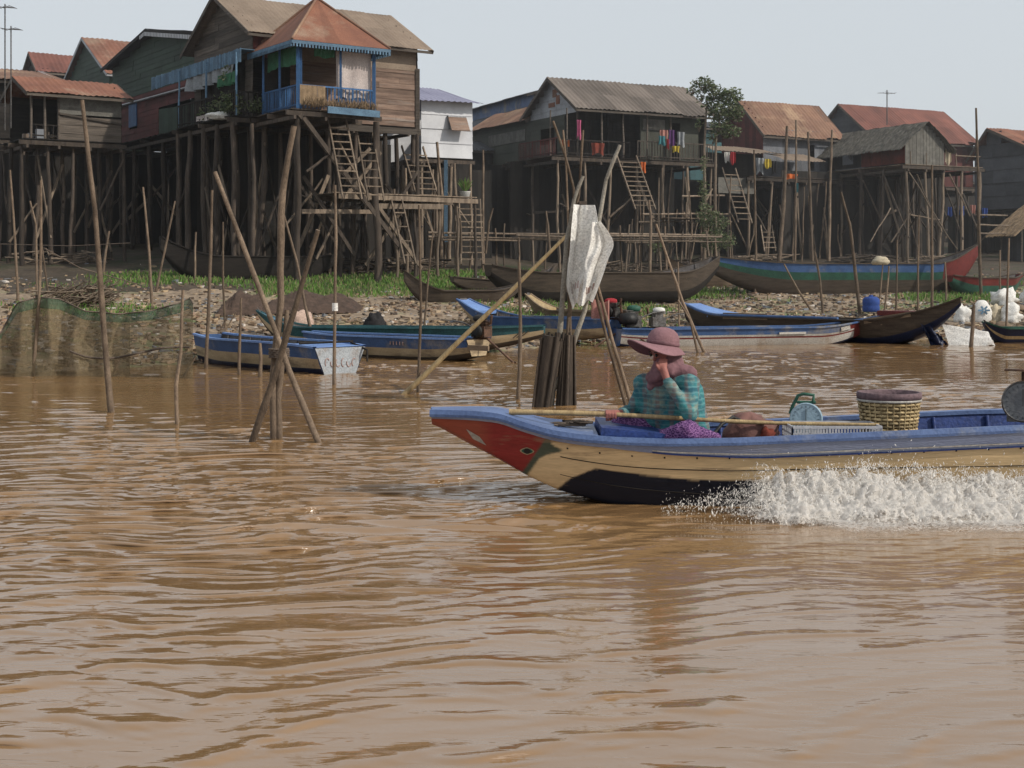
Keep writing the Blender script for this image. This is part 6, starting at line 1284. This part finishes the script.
mb.build('weave', M['wicker'], rt); mb = MB(); mb.lathe(c, [(.0, .01), (.145, .01), (rr(zt) - .012, zt - .01)], 40); mb.build('lining', M['straw'], rt)
mb = MB()
for k in range(30): a = k * 2 * math.pi / 30; mb.bar(c + V((math.cos(a) * (rr(0) + .007), math.sin(a) * (rr(0) + .007), 0)), c + V((math.cos(a) * (rr(zt) + .007), math.sin(a) * (rr(zt) + .007), zt)), .012, .006)
mb.build('stave', M['wicker'], rt)
mb = MB(); mb.lathe(c, [(rr(zt) - .01, zt - .005), (rr(zt) + .014, zt - .005), (rr(zt) + .018, zt + .02), (rr(zt) + .014, zt + .045), (rr(zt) - .008, zt + .045), (rr(zt) - .016, zt - .005)], 44); mb.build('rim', M['mauve'], rt)
mb = MB(); mb.lathe(c, [(rr(zt) + .012, zt - .022), (rr(zt) + .020, zt - .015), (rr(zt) + .012, zt - .004)], 44); mb.build('rim_band', M['boat_white'], rt)
# white tray
a = wp(788, 424, 10.22); b = wp(878, 425, 10.16); rt = thing('plastic_crate', 'shallow translucent white plastic crate beside the scale in the boat', 'crate', (a.x, 10.3, .4)); mb = MB(); zt = .575; zb = .44
M['crate'] = mat('white plastic', (.60, .60, .62), (.5, .5, .53), 3, rough=.4, tint=.05, mottle=.2, trans=.3)
for (p, q) in (((a.x, 10.06), (b.x, 10.06)), ((a.x, 10.42), (b.x, 10.42)), ((a.x, 10.06), (a.x, 10.42)), ((b.x, 10.06), (b.x, 10.42))):
    for z, h_ in ((zt, .018), (zb, .02), (zb + .045, .01), (zb + .09, .01)): mb.bar((p[0], p[1], z), (q[0], q[1], z), .012, h_)
    p, q = V((*p, 0)), V((*q, 0)); n = int((q - p).length / .022)
    for i in range(n + 1): r_ = p.lerp(q, i / n); mb.bar(r_ + Z * zb, r_ + Z * zt, .007 if i % 6 else .02, .007)
mb.build('lattice_wall', M['crate'], rt); mb = MB(); mb.box(((a.x + b.x) / 2, 10.24, zb), (b.x - a.x, .36, .01)); mb.build('bottom', M['crate'], rt)
def scale_(label, px, py, Y, r, face, body, dark, face_dir=V((-.25, -.96, .05))):
    c = wp(px, py, Y); rt = thing('weighing_scale', label, 'scale', c - Z * r * 1.05, None); f = face_dir.normalized(); s = f.cross(Z).normalized(); u = s.cross(f)
    mb = MB(); mb.lathe(c, [(0, -.07), (r * .95, -.07), (r, -.05), (r, .0), (r * .93, .012), (r * .9, .008)], 40, axis=(s, u, f)); mb.box(c - Z * r * .8 - f * .035, (r * 1.5, .09, r * .35), (s, f, Z)); mb.build('housing', M[body], rt)
    mb = MB(); mb.lathe(c, [(0.0005, .008), (r * .9, .008)], 40, axis=(s, u, f)); d = mb.build('dial', M[face], rt)
    mb = MB()
    for k in range(20): a = k * math.pi / 10; mb.bar(c + f * .0105 + (s * math.cos(a) + u * math.sin(a)) * r * .70, c + f * .0105 + (s * math.cos(a) + u * math.sin(a)) * r * .82, .004, .002)
    mb.bar(c + f * .013 - u * r * .2, c + f * .013 + u * r * .62, .007, .003); mb.build('needle', M['black'], d)
    mb = MB(); t = c + Z * r * 1.02 - f * .03
    if dark: mb.tube([t, t + Z * .07], .012, 7); mb.box(t + Z * .08, (.26, .2, .014), (s, f, Z)); mb.build('weighing_pan', M['rusty_metal'], rt)
    else: mb.tube([t - s * .05, t - s * .055 + Z * .055, t + s * .02 + Z * .062, t + s * .06 + Z * .05, t + s * .10 - Z * .03, t + s * .12 - Z * .09], .013, 7); mb.tube([t - s * .07 + Z * .0, t + s * .07 + Z * .0], .012, 7); mb.build('bracket', M['green_paint'], rt)
M['dial_blue'] = mat('pale blue dial', (.27, .37, .44), (.22, .31, .38), 3, rough=.4, tint=0, mottle=.15); M['dial_dark'] = mat('smoky dial', (.16, .165, .17), (.1, .1, .11), 5, rough=.3, tint=0, mottle=.4)
scale_('pale blue round weighing scale with green bracket between the bundle and the crate', 806, 419, 10.5, .122, 'dial_blue', 'dial_blue', False)
scale_('dark round weighing scale with a small top pan at the right edge', 1023, 402, 10.5, .155, 'dial_dark', 'metal', True, V((-.35, -.93, .05)))
M['bundle'] = mat('brown pink cloth', (.20, .10, .085), (.10, .05, .045), 5, tint=0, mottle=.5); c = wp(750, 434, 10.45); mbb = blobmesh(c - Z * .08, .20, .2, .15, 4, .35); tag(mbb.build('cloth_bundle', M['bundle']), 'brown pink cloth bundle lying behind the seated person', 'bundle')
c = wp(768, 436, 10.25); mbb = blobmesh(c - Z * .04, .06, .08, .07, 9, .4); tag(mbb.build('red_bag', M['red_panel']), 'small dull red bag tucked against the cloth bundle', 'bag')
mb = MB(); mb.tube([wp(712, 436, 10.2), wp(722, 424, 10.25), wp(733, 417, 10.3), wp(740, 420, 10.3)], .013, 6); tag(mb.build('black_strap', M['black']), 'black strap standing up between the person and the cloth bundle', 'strap')
# ------------------------------------------------------------------ spray thrown up along the hull
def foam_mat():
    m = bpy.data.materials.new('spray foam'); m.use_nodes = True; nt = m.node_tree; N = nt.nodes; L = nt.links; b = N['Principled BSDF']; b.inputs['Base Color'].default_value = (.96, .93, .89, 1); b.inputs['Roughness'].default_value = .35
    tl = N.new('ShaderNodeBsdfTranslucent'); tl.inputs[0].default_value = (.93, .87, .80, 1); m1 = N.new('ShaderNodeMixShader'); m1.inputs[0].default_value = .4; L.new(b.outputs[0], m1.inputs[1]); L.new(tl.outputs[0], m1.inputs[2])
    tc = N.new('ShaderNodeTexCoord'); mp = N.new('ShaderNodeMapping'); mp.inputs['Scale'].default_value = (1, 1.2, .8); L.new(tc.outputs['Object'], mp.inputs[0]); n = N.new('ShaderNodeTexNoise'); n.inputs['Scale'].default_value = 40; n.inputs['Detail'].default_value = 7; n.inputs['Roughness'].default_value = .75; n.inputs['Distortion'].default_value = 1.0; L.new(mp.outputs[0], n.inputs[0])
    ta = N.new('ShaderNodeAttribute'); ta.attribute_name = 'dens'; ad = N.new('ShaderNodeMath'); ad.operation = 'ADD'; L.new(n.outputs[0], ad.inputs[0]); L.new(ta.outputs['Fac'], ad.inputs[1])
    r = N.new('ShaderNodeMapRange'); r.inputs[1].default_value = .88; r.inputs[2].default_value = .98; L.new(ad.outputs[0], r.inputs[0]); tr = N.new('ShaderNodeBsdfTransparent'); m2 = N.new('ShaderNodeMixShader'); L.new(r.outputs[0], m2.inputs[0]); L.new(tr.outputs[0], m2.inputs[1]); L.new(m1.outputs[0], m2.inputs[2]); L.new(m2.outputs[0], N['Material Output'].inputs[0])
    bp = N.new('ShaderNodeBump'); bp.inputs['Strength'].default_value = .8; bp.inputs['Distance'].default_value = .03; L.new(n.outputs[0], bp.inputs['Height']); L.new(bp.outputs[0], b.inputs['Normal']); return m
M['foam'] = foam_mat()
HT = [(1.0, .0), (1.25, .04), (1.5, .10), (1.8, .19), (2.1, .26), (2.3, .30), (2.7, .31), (3.0, .28), (3.3, .24), (3.7, .27), (4.4, .25), (6.5, .2)]
def spray_h(x): return interp(HT, x) * (1 + .22 * mnoise.noise(V((x * 5, 0, 3))) + .18 * mnoise.noise(V((x * 14, 0, 5))) + .10 * mnoise.noise(V((x * 34, 0, 9))))
P = []; D_ = []; FA = []; nu, nv = 620, 56; off = 0
for layer in range(3):
    base_out = [.55, .38, .22][layer]; hs = [.75, .92, 1.02][layer]
    for i in range(nu + 1):
        x = lerp(1.0, 6.4, i / nu); hh_ = spray_h(x + layer * .37) * hs; outw = base_out * min(1, (x - .9) / .8) * (1 + .12 * mnoise.noise(V((x * 3, layer, 1))))
        hy = YC - sm(TW, x) - .03
        for j in range(nv + 1):
            v = j / nv; lift = (4 * v * (1 - v)) if False else 0
            z = hh_ * (1 - v) ** .8 if v > .12 else hh_ * (.80 + 1.0 * v) ; z = hh_ * (math.cos(v * math.pi / 2) ** .9) * (.82 + .18 * min(1, v / .12))
            y = hy - outw * (v ** .9)
            dn = .034 * mnoise.noise(V((x * 9, y * 9, z * 9 + layer))) + .022 * mnoise.noise(V((x * 24, y * 24, z * 20 + layer))) + .012 * mnoise.noise(V((x * 60, y * 60, z * 50)))
            P.append((x + dn * .5, y - dn, max(-.01, z + dn * 1.2))); e = min(1, (x - 1.0) / .9); edge = min(1, v * 9 + .25) if layer < 2 else min(1, v * 5)
            D_.append(lerp(.02, [.56, .50, .44][layer], e) * (.72 + .28 * edge) - .16 * max(0, v - .8) * 5 * (1 if layer == 0 else 0) - .05 * mnoise.noise(V((x * 4, z * 8, layer + 4))))
    i_, j_ = np.meshgrid(np.arange(nu), np.arange(nv), indexing='ij'); a = (off + i_ * (nv + 1) + j_).ravel(); FA.append(np.stack([a, a + nv + 1, a + nv + 2, a + 1], 1)); off += (nu + 1) * (nv + 1)
for i in range(nu + 1):
    x = lerp(1.0, 6.4, i / nu); hy = YC - sm(TW, x) - .45 * min(1, (x - .9) / .8)
    for j in range(nv + 1):
        v = j / nv; y = hy - v * .75; P.append((x, y, .022 - .012 * v + .012 * mnoise.noise(V((x * 5, y * 7, 2))))); D_.append(.60 * min(1, max(0, x - 1.0) / 1.2) * (1 - v) ** .7 + .10 * mnoise.noise(V((x * 1.5, y * 5, 6))))
i_, j_ = np.meshgrid(np.arange(nu), np.arange(nv), indexing='ij'); a = (off + i_ * (nv + 1) + j_).ravel(); FA.append(np.stack([a, a + nv + 1, a + nv + 2, a + 1], 1))
sp = np_mesh('boat_spray', np.array(P), np.concatenate(FA), [M['foam']]); at_ = sp.data.attributes.new('dens', 'FLOAT', 'POINT'); at_.data.foreach_set('value', np.array(D_, dtype='f')); tag(sp, 'white churned spray along the side of the speeding boat', 'spray', kind='stuff')
rs = np.random.RandomState(5); P = []; FA = []; OCT = [(1, 0, 0), (-1, 0, 0), (0, 1, 0), (0, -1, 0), (0, 0, 1), (0, 0, -1)]; OF = [(0, 2, 4), (2, 1, 4), (1, 3, 4), (3, 0, 4), (2, 0, 5), (1, 2, 5), (3, 1, 5), (0, 3, 5)]; n = 0
for k in range(16000):
    x = rs.uniform(1.05, 6.4)
    if rs.uniform() > (x - .95) / .9: continue
    hh_ = spray_h(x); v = rs.beta(.55, .8); outw = .58 * min(1, (x - .9) / .8); hy = YC - sm(TW, x) - .03
    y = hy - outw * v + rs.normal(0, .03 + .05 * v); zc = hh_ * math.cos(v * math.pi / 2) ** .8; z = zc + abs(rs.normal(0, .03 + .05 * (rs.uniform() < .15))) - .01
    if z < 0: continue
    s = rs.lognormal(-6.25, .45); st = rs.uniform(1, 4.5); tx = rs.normal(0, .5); 
    for q in OCT: P.append((x + q[0] * s + q[2] * s * st * tx, y + q[1] * s, z + q[2] * s * st))
    FA += [[n + i for i in f] for f in OF]; n += 6
M['drop'] = mat('water drops', (.95, .93, .9), (.9, .87, .83), 3, rough=.2, tint=0, mottle=0, bump=0, trans=.3)
o = np_mesh('spray_drops', np.array(P), np.array(FA), [M['drop']]); tag(o, 'droplets flying above the spray of the speeding boat', 'spray', kind='stuff')
